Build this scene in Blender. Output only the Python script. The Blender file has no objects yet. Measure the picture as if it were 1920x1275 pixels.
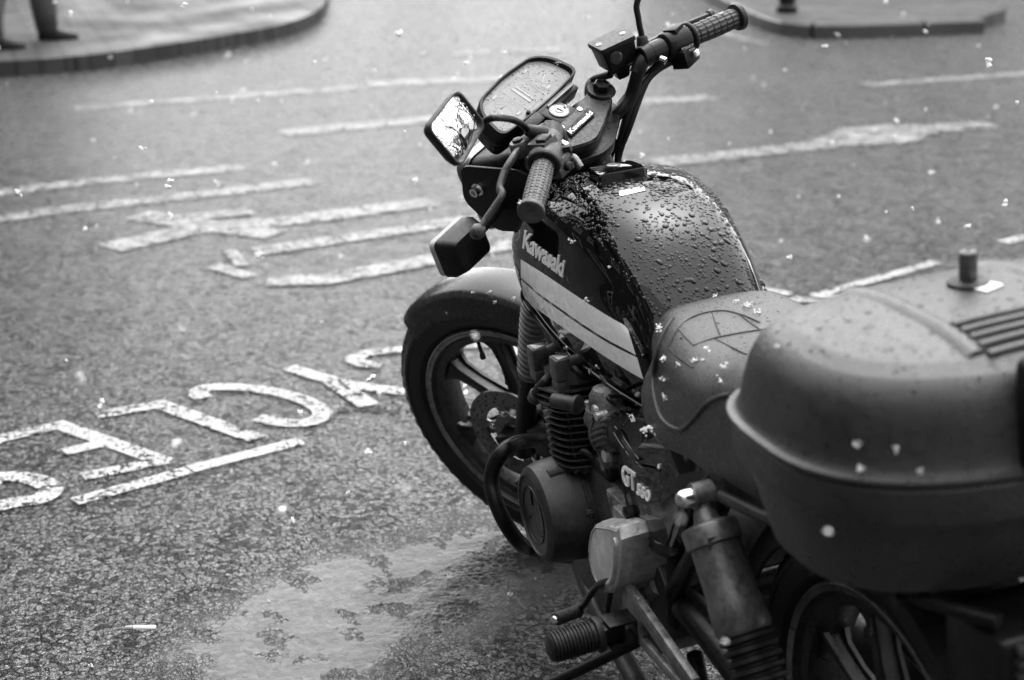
import bpy, bmesh, math, random
import numpy as np
from mathutils import Vector, Matrix, Quaternion, noise
from mathutils.bvhtree import BVHTree
random.seed(7)
R = math.radians; PI = math.pi
V = Vector
S = bpy.context.scene; COL = S.collection

# ------------------------------------------------------------------ camera
CPOS = V((-1.5975, 1.16839, 1.53160))
CF = V((0.90048587, -0.31057998, -0.30440971)); CR = V((-0.32606161, -0.94548521, 0)); CU = V((0.28776557, -0.09927866, 0.95254119))
FOC = 1.5817
cd = bpy.data.cameras.new('camera'); cam = bpy.data.objects.new('camera', cd); COL.objects.link(cam)
cam.matrix_world = Matrix(((CR.x, CU.x, -CF.x, CPOS.x), (CR.y, CU.y, -CF.y, CPOS.y), (CR.z, CU.z, -CF.z, CPOS.z), (0, 0, 0, 1)))
cd.sensor_width = 36; cd.lens = FOC*36; cd.clip_start = .05; cd.clip_end = 500
cd.dof.use_dof = True; cd.dof.focus_distance = 2.85; cd.dof.aperture_fstop = 3.5; cd.dof.aperture_blades = 7
S.camera = cam
# ------------------------------------------------------------------ light
SUN_AZ, SUN_EL = R(-35), R(68)
w = bpy.data.worlds.new('World'); S.world = w; w.use_nodes = True
nt = w.node_tree; bg = nt.nodes['Background']
sky = nt.nodes.new('ShaderNodeTexSky'); sky.sky_type = 'NISHITA'; sky.sun_disc = False
sky.sun_elevation = SUN_EL; sky.sun_rotation = R(90)-SUN_AZ; sky.air_density = 1.0; sky.dust_density = 1.5; sky.ozone_density = 1
bw = nt.nodes.new('ShaderNodeRGBToBW')
nt.links.new(sky.outputs[0], bw.inputs[0]); nt.links.new(bw.outputs[0], bg.inputs[0]); bg.inputs[1].default_value = .15
sl = bpy.data.lights.new('sun', 'SUN'); so_ = bpy.data.objects.new('sun', sl); COL.objects.link(so_)
sl.energy = .6; sl.angle = R(130); sl.color = (1, 1, 1)
so_.rotation_euler = (V((math.cos(SUN_EL)*math.cos(SUN_AZ), math.cos(SUN_EL)*math.sin(SUN_AZ), math.sin(SUN_EL)))).to_track_quat('Z', 'Y').to_euler()
vs = S.view_settings; vs.view_transform = 'Standard'; vs.look = 'None'; vs.exposure = 2.55; vs.gamma = 1
S.render.film_transparent = False

# ------------------------------------------------------------------ frames: bike lean, steering
LEAN, STEER = .1002, .6505
RL = Matrix.Rotation(-LEAN, 3, 'X'); RLi = RL.transposed()
RAKE = R(26.5)
SO = V((1.58, 0, 0)); SD = V((-math.sin(RAKE), 0, math.cos(RAKE)))
QS = Quaternion(SD, STEER); QSi = QS.inverted()
def steer(p): return SO + QS @ (V(p)-SO)
def ray(px, py):
    d = CF + (px-960)/(FOC*1920)*CR - (py-637.5)/(FOC*1920)*CU
    return CPOS.copy(), d.normalized()
def bray(px, py, st=0):
    o, d = ray(px, py); o = RLi @ o; d = RLi @ d
    if st: o = SO + QSi @ (o-SO); d = QSi @ d
    return o, d
def B(px, py, ax, val, st=0):                 # measured point of the bike at a known plane of the bike
    o, d = bray(px, py, st); return o + d*((val-o[ax])/d[ax])
def BP(px, py, c, n, st=0):
    o, d = bray(px, py, st); n = V(n); return o + d*((V(c)-o).dot(n)/d.dot(n))
def G(px, py, z=0):
    o, d = ray(px, py); return o + d*((z-o.z)/d.z)

# ------------------------------------------------------------------ materials
def newmat(name):
    m = bpy.data.materials.new(name); m.use_nodes = True
    return m, m.node_tree, m.node_tree.nodes['Principled BSDF']
def N(nt, typ, **kw):
    n = nt.nodes.new(typ)
    for k, v in kw.items():
        if k.startswith('i_'):
            key = k[2:]; key = int(key) if key.isdigit() else key.replace('_', ' ')
            n.inputs[key].default_value = v
        else: setattr(n, k, v)
    return n
def coords(nt, world=False):
    return N(nt, 'ShaderNodeNewGeometry').outputs['Position'] if world else N(nt, 'ShaderNodeTexCoord').outputs['Object']
def tex_noise(nt, co, scale, detail=4, rough=.55, dist=0):
    n = N(nt, 'ShaderNodeTexNoise'); n.inputs['Scale'].default_value = scale; n.inputs['Detail'].default_value = detail
    n.inputs['Roughness'].default_value = rough; n.inputs['Distortion'].default_value = dist
    nt.links.new(co, n.inputs['Vector']); return n.outputs[0]
def ramp(nt, x, a, b, c0, c1):
    n = N(nt, 'ShaderNodeMapRange'); n.clamp = True
    for i, v in zip((1, 2, 3, 4), (a, b, c0, c1)): n.inputs[i].default_value = v
    nt.links.new(x, n.inputs[0]); return n.outputs[0]
def math_(nt, op, a, b=None):
    n = N(nt, 'ShaderNodeMath', operation=op)
    for i, v in enumerate((a, b)):
        if v is None: continue
        if isinstance(v, (int, float)): n.inputs[i].default_value = v
        else: nt.links.new(v, n.inputs[i])
    return n.outputs[0]
def mixv(nt, f, a, b):
    n = N(nt, 'ShaderNodeMix'); n.data_type = 'FLOAT'
    for i, v in zip((0, 2, 3), (f, a, b)):
        if isinstance(v, (int, float)): n.inputs[i].default_value = v
        else: nt.links.new(v, n.inputs[i])
    return n.outputs[0]
def bump(nt, bs, h, dist, strength=1.0):
    b = N(nt, 'ShaderNodeBump'); b.inputs['Distance'].default_value = dist; b.inputs['Strength'].default_value = strength
    nt.links.new(h, b.inputs['Height']); nt.links.new(b.outputs[0], bs.inputs['Normal']); return b
def worn(name, base, rough, metal=0., dirt=.5, dscale=18, fine=0., fscale=300, wet=0., coat=0., dark=None, spec=.5):
    """a surface with mottled base colour and roughness, a fine grain and (wet) small flat drops"""
    m, nt, bs = newmat(name); co = coords(nt)
    n1 = tex_noise(nt, co, dscale, 6, .65); n2 = tex_noise(nt, co, dscale*5.3, 4, .6)
    s = math_(nt, 'ADD', math_(nt, 'MULTIPLY', n1, .6), math_(nt, 'MULTIPLY', n2, .4))
    lo = base*(1-dirt) if dark is None else dark
    nt.links.new(ramp(nt, s, .38, .62, lo, base*(1+dirt*.6)), bs.inputs['Base Color'])
    nt.links.new(ramp(nt, n2, .35, .65, max(.03, rough*.72), min(1, rough*1.25)), bs.inputs['Roughness'])
    bs.inputs['Metallic'].default_value = metal; bs.inputs['Specular IOR Level'].default_value = spec
    if coat: bs.inputs['Coat Weight'].default_value = coat; bs.inputs['Coat Roughness'].default_value = .04
    h = None
    if fine: h = math_(nt, 'MULTIPLY', tex_noise(nt, co, fscale, 2), fine)
    if wet:
        vo = N(nt, 'ShaderNodeTexVoronoi'); vo.inputs['Scale'].default_value = 150; vo.inputs['Randomness'].default_value = 1
        nt.links.new(co, vo.inputs['Vector'])
        siz = ramp(nt, tex_noise(nt, co, 60, 2), .45, .7, .0, .42)
        dr = math_(nt, 'MAXIMUM', math_(nt, 'SUBTRACT', siz, vo.outputs['Distance']), 0.)
        dr = math_(nt, 'MULTIPLY', math_(nt, 'POWER', dr, .5), wet)
        h = dr if h is None else math_(nt, 'ADD', h, dr)
    if h is not None: bump(nt, bs, h, .0015)
    return m
M = {}
M['paint'] = worn('black_lacquer', .002, .04, dirt=.3, dscale=6, spec=.4)
M['drop'] = worn('water_on_black', .002, .03, dirt=.1, spec=.4)
M['plastic'] = worn('black_plastic', .007, .38, dirt=.5, dscale=30, fine=.15, wet=.6, spec=.22)
M['fender'] = worn('wet_fender_plastic', .012, .26, dirt=.5, dscale=20, fine=.08, wet=.35, spec=.42)
M['satin'] = worn('satin_black_metal', .0045, .36, dirt=.5, dscale=25, fine=.1, wet=.35, spec=.22)
M['cast'] = worn('cast_black_metal', .028, .42, metal=.3, dirt=.6, dscale=22, fine=.5, fscale=420)
M['gaiter'] = worn('dusty_rubber', .09, .5, dirt=.5, dscale=30, fine=.3)
M['fins'] = worn('finned_black_metal', .024, .4, metal=.4, dirt=.7, dscale=30, fine=.4, fscale=350)
M['weather'] = worn('weathered_switchgear', .04, .5, dirt=.75, dscale=28, fine=.5, fscale=260)
M['alu'] = worn('dull_aluminium', .6, .4, metal=.85, dirt=.35, dscale=16, fine=.35, fscale=260)
M['dirtyalu'] = worn('grimy_aluminium', .16, .5, metal=.6, dirt=.6, dscale=35, fine=.6, fscale=300, dark=.05)
M['wheelm'] = worn('dark_wheel_metal', .035, .36, metal=.5, dirt=.45, dscale=14, fine=.2)
M['rimlip'] = worn('bare_rim_edge', .3, .36, metal=.9, dirt=.4, dscale=12)
M['disc'] = worn('brake_steel', .16, .33, metal=.9, dirt=.4, dscale=40)
M['chrome'] = worn('chrome', .75, .16, metal=1, dirt=.25, dscale=40)
M['rubber'] = worn('black_rubber', .010, .5, dirt=.5, dscale=25, fine=.3, spec=.3)
M['tyre'] = worn('tyre_rubber', .010, .42, dirt=.45, dscale=14, fine=.35, fscale=220, spec=.3)
M['grip'] = worn('worn_grip_rubber', .05, .5, dirt=.5, dscale=60, fine=.3)
M['gripblack'] = worn('black_grip_rubber', .012, .42, dirt=.5, dscale=60, fine=.3)
M['vinyl'] = worn('seat_vinyl', .026, .32, dirt=.3, dscale=20, fine=.5, fscale=900, wet=.8)
M['casep'] = worn('grained_case_plastic', .018, .33, dirt=.4, dscale=14, fine=.5, fscale=700, wet=1.1, spec=.6)
M['silver'] = worn('silver_stripe_film', .72, .3, dirt=.03, dscale=10, coat=.3)
M['line'] = worn('black_line_film', .006, .5, dirt=.1, spec=.15)
M['badge'] = worn('badge_metal', .5, .3, metal=.7, dirt=.15, dscale=60)
M['letter'] = worn('pale_badge', .62, .35, dirt=.12, dscale=60)
M['white'] = worn('white_label', .75, .5, dirt=.08, dscale=60)
M['grey'] = worn('grey_print', .3, .5, dirt=.2, dscale=60)
M['dial'] = worn('dial_face', .14, .35, dirt=.25, dscale=40, fine=.4, fscale=500)
M['cloth'] = worn('dark_cloth', .02, .8, dirt=.5, dscale=12, fine=1)
M['skin'] = worn('skin', .4, .5, dirt=.1)
M['spring'] = worn('shock_metal', .085, .4, metal=.5, dirt=.5, dscale=25, fine=.3)
M['snow'] = worn('snow', .85, .7, dirt=.05, dscale=80, fine=.5)
M['glassy'] = worn('lens_glass', .02, .05, dirt=.2)
M['tail'] = worn('tail_lens', .03, .25, dirt=.3)
def mirror_mat():
    m, nt, bs = newmat('mirror_glass'); bs.inputs['Metallic'].default_value = 1; bs.inputs['Base Color'].default_value = (.85, .85, .85, 1)
    bs.inputs['Roughness'].default_value = .015; co = coords(nt)
    vo = N(nt, 'ShaderNodeTexVoronoi'); vo.inputs['Scale'].default_value = 190; nt.links.new(co, vo.inputs['Vector'])
    mask = ramp(nt, tex_noise(nt, co, 22, 2), .5, .62, 0, .5)
    dr = math_(nt, 'POWER', math_(nt, 'MAXIMUM', math_(nt, 'SUBTRACT', mask, vo.outputs['Distance']), 0.), .5)
    bump(nt, bs, dr, .003); return m
M['mirror'] = mirror_mat()

# ------------------------------------------------------------------ mesh helpers
class MB:
    def __init__(s): s.v = []; s.f = []
    def add(s, vs, fs):
        k = len(s.v); s.v += [V(p) for p in vs]; s.f += [tuple(i+k for i in f) for f in fs]; return s
    def box(s, c, size, rot=None):
        x, y, z = (a/2 for a in size)
        P = [V((i*x, j*y, k*z)) for i in (-1, 1) for j in (-1, 1) for k in (-1, 1)]
        if rot is not None: P = [rot @ p for p in P]
        return s.add([V(c)+p for p in P], [(0, 1, 3, 2), (4, 6, 7, 5), (0, 4, 5, 1), (2, 3, 7, 6), (0, 2, 6, 4), (1, 5, 7, 3)])
    def rings(s, rings, closed=True, cap=True, loop=False):
        n = len(rings[0]); vs = [p for r in rings for p in r]; fs = []
        m = len(rings)
        for i in range(m if loop else m-1):
            a = i*n; b = ((i+1) % m)*n
            for j in range(n if closed else n-1):
                k = (j+1) % n; fs.append((a+j, a+k, b+k, b+j))
        if cap and not loop:
            fs.append(tuple(range(n))[::-1]); fs.append(tuple(range((m-1)*n, m*n)))
        return s.add(vs, fs)
    def lathe(s, o, d, prof, n=32, cap=True, sq=None):
        """prof: (distance along d, radius)"""
        o = V(o); d = V(d).normalized(); a = d.orthogonal().normalized(); b = d.cross(a)
        rs = []
        for t, r in prof:
            rs.append([o+d*t+(a*math.cos(2*PI*k/n)+b*math.sin(2*PI*k/n))*r for k in range(n)])
        return s.rings(rs, cap=cap)
    def cyl(s, p0, p1, r, r1=None, n=20):
        p0 = V(p0); p1 = V(p1); return s.lathe(p0, p1-p0, [(0, r), ((p1-p0).length, r if r1 is None else r1)], n)
    def tube(s, pts, r, n=14, smooth=6, cap=True, flat=1.):
        P = [V(p) for p in pts]
        if smooth and len(P) > 2: P = catmull(P, smooth)
        rr = r if callable(r) else (lambda t: r)
        rs = []; t0 = (P[1]-P[0]).normalized(); a = t0.orthogonal().normalized()
        for i, p in enumerate(P):
            t = (P[min(i+1, len(P)-1)]-P[max(i-1, 0)]).normalized()
            a = (a-t*a.dot(t)).normalized(); b = t.cross(a); q = rr(i/(len(P)-1))
            rs.append([p+(a*math.cos(2*PI*k/n)*flat+b*math.sin(2*PI*k/n))*q for k in range(n)])
        return s.rings(rs, cap=cap)
    def prism(s, outline, n, t):
        """outline: points in a plane; extruded by t along n"""
        n = V(n).normalized()*t; P = [V(p) for p in outline]
        return s.rings([P, [p+n for p in P]])
    def torus(s, c, ax, r0, r1, n=40, m=10, prof=None):
        c = V(c); ax = V(ax).normalized(); a = ax.orthogonal().normalized(); b = ax.cross(a)
        pr = prof or [(r1*math.cos(2*PI*k/m), r1*math.sin(2*PI*k/m)) for k in range(m)]
        rs = []
        for i in range(n):
            e = a*math.cos(2*PI*i/n)+b*math.sin(2*PI*i/n)
            rs.append([c+e*(r0+x)+ax*y for x, y in pr])
        return s.rings(rs, loop=True)
    def build(s, name, mat, parent=None, st=False, bevel=0., seg=2, sub=0, ang=38, smooth=True):
        me = bpy.data.meshes.new(name); vs = [steer(p) for p in s.v] if st else s.v
        me.from_pydata([tuple(p) for p in vs], [], s.f); me.validate(); me.update()
        bm = bmesh.new(); bm.from_mesh(me); bmesh.ops.recalc_face_normals(bm, faces=bm.faces)
        if bevel:
            bmesh.ops.remove_doubles(bm, verts=bm.verts, dist=1e-6)
            es = [e for e in bm.edges if len(e.link_faces) == 2 and e.calc_face_angle(0) > R(28)]
            bmesh.ops.bevel(bm, geom=es, offset=bevel, segments=seg, profile=.5, affect='EDGES', clamp_overlap=True)
        bm.to_mesh(me); bm.free()
        if smooth:
            me.polygons.foreach_set('use_smooth', [True]*len(me.polygons)); me.set_sharp_from_angle(angle=R(ang))
        o = bpy.data.objects.new(name, me); COL.objects.link(o)
        me.materials.append(M[mat] if isinstance(mat, str) else mat)
        if parent is not None: o.parent = parent
        if sub:
            md = o.modifiers.new('sub', 'SUBSURF'); md.levels = md.render_levels = sub
        return o
def catmull(P, k):
    out = []; n = len(P)
    for i in range(n-1):
        p0 = P[max(i-1, 0)]; p1 = P[i]; p2 = P[i+1]; p3 = P[min(i+2, n-1)]
        for j in range(k):
            t = j/k
            out.append(.5*((2*p1)+(p2-p0)*t+(2*p0-5*p1+4*p2-p3)*t*t+(3*p1-p0-3*p2+p3)*t**3))
    out.append(P[-1].copy() if hasattr(P[-1], 'copy') else P[-1]); return out
def tag(o, label=None, cat=None, group=None, kind=None):
    if label: o['label'] = label
    if cat: o['category'] = cat
    if group: o['group'] = group
    if kind: o['kind'] = kind
    return o
def empty(name, loc=(0, 0, 0), rot=(0, 0, 0)):
    o = bpy.data.objects.new(name, None); COL.objects.link(o); o.location = loc; o.rotation_euler = rot; o.empty_display_size = .2; return o
def rounded(P, r, k=5):
    """round the corners of a closed outline"""
    out = []; n = len(P)
    for i in range(n):
        p = V(P[i]); a = V(P[i-1])-p; b = V(P[(i+1) % n])-p; q = min(r, a.length*.45, b.length*.45)
        A = p+a.normalized()*q; C = p+b.normalized()*q
        for j in range(k+1):
            t = j/k; out.append(A*(1-t)**2+p*2*t*(1-t)+C*t*t)
    return out
def text_mesh(txt, bold=.0):
    cu = bpy.data.curves.new('t', 'FONT'); cu.body = txt; cu.size = 1; cu.offset = bold; cu.resolution_u = 4
    o = bpy.data.objects.new('t', cu); COL.objects.link(o)
    dg = bpy.context.evaluated_depsgraph_get(); me = bpy.data.meshes.new_from_object(o.evaluated_get(dg))
    vs = [v.co.copy() for v in me.vertices]; fs = [tuple(p.vertices) for p in me.polygons]
    bpy.data.objects.remove(o); bpy.data.meshes.remove(me); bpy.data.curves.remove(cu)
    return vs, fs
def text_quad(mb, txt, O, X, Y, depth, bold=.0, n=None):
    """letters fitted to the parallelogram O (bottom left), X (bottom right), Y (top left), raised by depth"""
    vs, fs = text_mesh(txt, bold); xs = [v.x for v in vs]; ys = [v.y for v in vs]
    x0, x1, y0, y1 = min(xs), max(xs), min(ys), max(ys); O = V(O); ex = V(X)-O; ey = V(Y)-O
    nn = n if n is not None else ex.cross(ey).normalized()
    top = [O+ex*((v.x-x0)/(x1-x0))+ey*((v.y-y0)/(y1-y0))+nn*depth for v in vs]
    k = len(vs); fl = [p-nn*(depth+.0012) for p in top]
    cnt = {}
    for f in fs:
        for a, b in zip(f, f[1:]+f[:1]): cnt[(a, b)] = 1
    side = [(a, b, b+k, a+k) for (a, b) in cnt if (b, a) not in cnt]
    mb.add(top+fl, list(fs)+side); return mb

# ================================================================== SETTING
def asphalt_mat(name, markings=False):
    """wet, coarse chipped asphalt; with markings the same relief under worn white paint"""
    m, nt, bs = newmat(name); co = coords(nt, True)
    warp = N(nt, 'ShaderNodeTexNoise'); warp.inputs['Scale'].default_value = 9; nt.links.new(co, warp.inputs['Vector'])
    add = N(nt, 'ShaderNodeVectorMath', operation='MULTIPLY_ADD'); nt.links.new(warp.outputs['Color'], add.inputs[0])
    add.inputs[1].default_value = (.05, .05, .05); nt.links.new(co, add.inputs[2]); cw = add.outputs[0]
    def vor(scale, feat='F1'):
        v = N(nt, 'ShaderNodeTexVoronoi'); v.feature = feat; v.inputs['Scale'].default_value = scale; nt.links.new(cw, v.inputs['Vector']); return v
    v1 = vor(66); e1_ = vor(66, 'DISTANCE_TO_EDGE'); v2 = vor(140, 'DISTANCE_TO_EDGE'); n1 = tex_noise(nt, co, 75, 5, .65, .6); n0 = tex_noise(nt, co, 1.3, 4); nm = tex_noise(nt, co, 14, 3)
    sepv = N(nt, 'ShaderNodeSeparateColor'); nt.links.new(v1.outputs['Color'], sepv.inputs[0])
    rag = math_(nt, 'MULTIPLY', math_(nt, 'SUBTRACT', n1, .5), .9)
    plat = ramp(nt, math_(nt, 'ADD', e1_.outputs['Distance'], rag), -.03, .13, 0, 1)
    plat = math_(nt, 'MULTIPLY', plat, ramp(nt, math_(nt, 'ADD', sepv.outputs[1], math_(nt, 'MULTIPLY', math_(nt, 'SUBTRACT', tex_noise(nt, co, 6, 4), .5), 1.2)), .12, .34, .15, 1))
    h = math_(nt, 'ADD', math_(nt, 'MULTIPLY', plat, .34), math_(nt, 'MULTIPLY', ramp(nt, v2.outputs['Distance'], 0, .2, 0, 1), .16))
    h = math_(nt, 'ADD', h, math_(nt, 'MULTIPLY', sepv.outputs[0], .5))
    h = math_(nt, 'ADD', h, math_(nt, 'MULTIPLY', n1, .3))
    # standing water by the bike: the relief drowns where the ground dips
    sep = N(nt, 'ShaderNodeSeparateXYZ'); nt.links.new(co, sep.inputs[0])
    x = sep.outputs[0]; y = sep.outputs[1]
    e1 = math_(nt, 'POWER', math_(nt, 'DIVIDE', math_(nt, 'SUBTRACT', x, 1.36), .34), 2)
    e2 = math_(nt, 'POWER', math_(nt, 'DIVIDE', math_(nt, 'SUBTRACT', math_(nt, 'ADD', y, math_(nt, 'MULTIPLY', math_(nt, 'SUBTRACT', x, 1.35), .9)), .42), .42), 2)
    wd = math_(nt, 'ADD', math_(nt, 'ADD', e1, e2), math_(nt, 'MULTIPLY', math_(nt, 'SUBTRACT', tex_noise(nt, co, 5, 5, .6), .5), 1.8))
    pud = ramp(nt, wd, .55, 1.5, 1, 0)
    isl = ramp(nt, tex_noise(nt, co, 11, 3), .56, .66, 0, .55)      # a few stones stand out of the film
    pf = math_(nt, 'MULTIPLY', pud, math_(nt, 'SUBTRACT', 1., isl))
    h2 = mixv(nt, math_(nt, 'MULTIPLY', pf, .975), h, .95)
    wetf = pf
    plat = math_(nt, 'MAXIMUM', plat, pf)
    b = bump(nt, bs, h2, .024, 1.0)
    b2 = N(nt, 'ShaderNodeBump'); b2.inputs['Distance'].default_value = .004; nt.links.new(nm, b2.inputs['Height'])
    nt.links.new(b2.outputs[0], b.inputs['Normal'])
    base = mixv(nt, plat, .012, ramp(nt, sepv.outputs[0], 0, 1, .07, .15))  # hollows painted darker like occlusion, on top of the dark binder between chips
    base = math_(nt, 'MULTIPLY', base, ramp(nt, n1, .3, .7, .75, 1.2))
    base = math_(nt, 'MULTIPLY', base, ramp(nt, n0, .3, .7, .8, 1.25))
    base = math_(nt, 'MULTIPLY', base, mixv(nt, wetf, 1., .55))
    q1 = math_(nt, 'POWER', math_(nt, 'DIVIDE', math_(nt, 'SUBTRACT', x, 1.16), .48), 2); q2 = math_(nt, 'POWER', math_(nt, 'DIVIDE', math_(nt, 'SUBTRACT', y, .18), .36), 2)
    bike_shade = ramp(nt, math_(nt, 'ADD', math_(nt, 'ADD', q1, q2), math_(nt, 'MULTIPLY', math_(nt, 'SUBTRACT', tex_noise(nt, co, 7, 5, .6), .5), 1.4)), .6, 1.25, .3, 1)  # shadow and dark reflection of the bike painted into the ground colour
    base = math_(nt, 'MULTIPLY', base, bike_shade)
    rough = mixv(nt, wetf, ramp(nt, nm, .3, .7, .18, .36), .16)
    if markings:
        # thermoplastic paint: bright on the chip tops, worn through in the hollows
        wear = math_(nt, 'ADD', math_(nt, 'MULTIPLY', math_(nt, 'ADD', h, .2), .7), math_(nt, 'MULTIPLY', tex_noise(nt, co, 7, 6, .65), 1.1))
        cov = ramp(nt, wear, .95, 1.5, 0, 1) if markings < 1 else ramp(nt, wear, .98, 1.14, 0, 1)
        base = mixv(nt, cov, base, .72); rough = mixv(nt, cov, rough, .3)
    nt.links.new(base, bs.inputs['Base Color']); nt.links.new(rough, bs.inputs['Roughness'])
    nt.links.new(mixv(nt, wetf, mixv(nt, plat, .08, .5), .2), bs.inputs['Specular IOR Level']); nt.links.new(math_(nt, 'MULTIPLY', plat, mixv(nt, wetf, .85, 0.)), bs.inputs['Coat Weight']); bs.inputs['Coat Roughness'].default_value = .18; nt.links.new(b.outputs[0], bs.inputs['Coat Normal'])
    return m
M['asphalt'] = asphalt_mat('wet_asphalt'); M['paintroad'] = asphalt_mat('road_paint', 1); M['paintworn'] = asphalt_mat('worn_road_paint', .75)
def paving_mat(name, base, scale=(1.6, 1.6), mortar=.012):
    m, nt, bs = newmat(name); co = coords(nt, True)
    br = N(nt, 'ShaderNodeTexBrick'); nt.links.new(co, br.inputs['Vector']); br.inputs['Scale'].default_value = scale[0]; br.inputs['Mortar Size'].default_value = mortar
    br.inputs['Color1'].default_value = (base*.8,)*3+(1,); br.inputs['Color2'].default_value = (base*1.25,)*3+(1,); br.inputs['Mortar'].default_value = (base*.35,)*3+(1,)
    n = tex_noise(nt, co, 3, 5, .6); bwn = N(nt, 'ShaderNodeRGBToBW'); nt.links.new(br.outputs[0], bwn.inputs[0])
    nt.links.new(math_(nt, 'MULTIPLY', bwn.outputs[0], ramp(nt, n, .3, .7, .6, 1.3)), bs.inputs['Base Color'])
    nt.links.new(ramp(nt, tex_noise(nt, co, 1.7, 4), .35, .65, .4, .75), bs.inputs['Roughness'])
    bump(nt, bs, math_(nt, 'ADD', tex_noise(nt, co, 60, 4), br.outputs[1]), .006); bs.inputs['Specular IOR Level'].default_value = .22; return m
M['paving'] = paving_mat('wet_paving', .04); M['kerb'] = worn('kerb_stone', .03, .4, dirt=.5, dscale=4, fine=1, fscale=120)

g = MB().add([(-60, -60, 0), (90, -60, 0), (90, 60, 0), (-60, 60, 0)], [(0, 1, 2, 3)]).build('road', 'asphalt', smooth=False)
tag(g, kind='structure')
def strokes(mb, pts, wd, z, smooth=0, mitre=True):
    P = [V((p[0], p[1], 0)) for p in pts]
    if smooth: P = catmull(P, smooth)
    L = []
    for i, p in enumerate(P):
        a = (P[i]-P[i-1]).normalized() if i else None; b = (P[i+1]-P[i]).normalized() if i < len(P)-1 else None
        t = (a+b).normalized() if a and b else (a or b); nn = V((-t.y, t.x, 0)); k = 1
        if a and b: k = min(1.6, 1/max(.3, nn.dot(V((-a.y, a.x, 0)))))
        q = wd(i/(len(P)-1)) if callable(wd) else wd
        L.append((p+nn*q/2*k, p-nn*q/2*k))
    vs = [V((q.x, q.y, z)) for pr in L for q in pr]
    return mb.add(vs, [(2*i, 2*i+1, 2*i+3, 2*i+2) for i in range(len(L)-1)])
def gp(L): return [G(*p).xy for p in L]
def marks(name, lst, mat, z):
    mb = MB()
    for k, (L, wd, sm) in enumerate(lst): strokes(mb, gp(L), wd, z+k*.00015, sm)
    return tag(mb.build(name, mat, smooth=False), kind='structure')
Z = .003
marks('road_lettering', [
    ([(-70, 860), (-5, 825), (112, 798), (312, 868)], .055, 0), ([(155, 895), (313, 864)], .052, 0), ([(120, 849), (210, 829)], .05, 0),
    ([(-60, 925), (-20, 902), (30, 895), (78, 905), (95, 922), (72, 938), (20, 945), (-40, 960), (-120, 950)], .06, 5),
    ([(180, 780), (300, 760), (482, 824)], .058, 0),
    ([(382, 748), (372, 738), (392, 728), (455, 728), (525, 738), (580, 756), (605, 776), (585, 792), (540, 795), (482, 785)], .055, 5),
    ([(542, 690), (622, 716)], .055, 0), ([(618, 712), (692, 762)], .062, 0), ([(600, 708), (650, 722), (762, 737)], .055, 0),
    ([(716, 686), (678, 683), (666, 673), (700, 662), (760, 657), (830, 665)], .055, 5),
    ([(830, 650), (935, 648)], .055, 0), ([(905, 625), (975, 668)], .05, 0)], 'paintroad', Z)
marks('bay_line', [([(140, 942), (355, 883)], .05, 0), ([(357, 881), (565, 828)], .05, 0),
    ([(1410, 540), (1482, 553)], .05, 0), ([(1440, 580), (1500, 562), (1575, 574)], .05, 0), ([(1518, 553), (1585, 563)], .05, 0), ([(1530, 556), (1755, 493)], .05, 0), ([(1880, 456), (1990, 430)], .06, 0)], 'paintroad', Z)
marks('worn_lettering', [
    ([(-60, 420), (105, 395), (380, 365), (590, 340)], .13, 0), ([(-60, 368), (200, 338), (458, 314)], .13, 0),
    ([(205, 466), (365, 430), (560, 412), (810, 379)], .16, 0), ([(258, 404), (400, 425), (520, 440)], .16, 0), ([(340, 410), (470, 396)], .12, 0), ([(270, 374), (400, 364)], .08, 0),
    ([(480, 473), (620, 452), (745, 434), (880, 412)], .12, 0), ([(400, 500), (470, 520)], .07, 0), ([(430, 470), (455, 500)], .05, 0), ([(500, 528), (610, 525), (780, 494), (975, 456)], .13, 0),
    ([(900, 420), (970, 416)], .07, 0)], 'paintworn', Z)
marks('lane_line', [([(140, 204), (420, 183), (690, 163)], .13, 0), ([(690, 158), (960, 147)], .2, 0), ([(530, 250), (840, 221)], .17, 0), ([(1180, 192), (1335, 183)], .18, 0),
    ([(1230, 306), (1480, 279), (1600, 262), (1700, 245), (1860, 234)], lambda t: .18+.3*math.exp(-((t-.62)/.15)**2), 4), ([(1620, 160), (1990, 134)], .13, 0), ([(850, 102), (920, 98)], .12, 0), ([(960, 97), (1060, 94)], .12, 0),
    ([(1290, 45), (1440, 85)], .1, 0), ([(-40, 104), (-39, 103)], .01, 0)], 'paintworn', Z)
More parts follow.
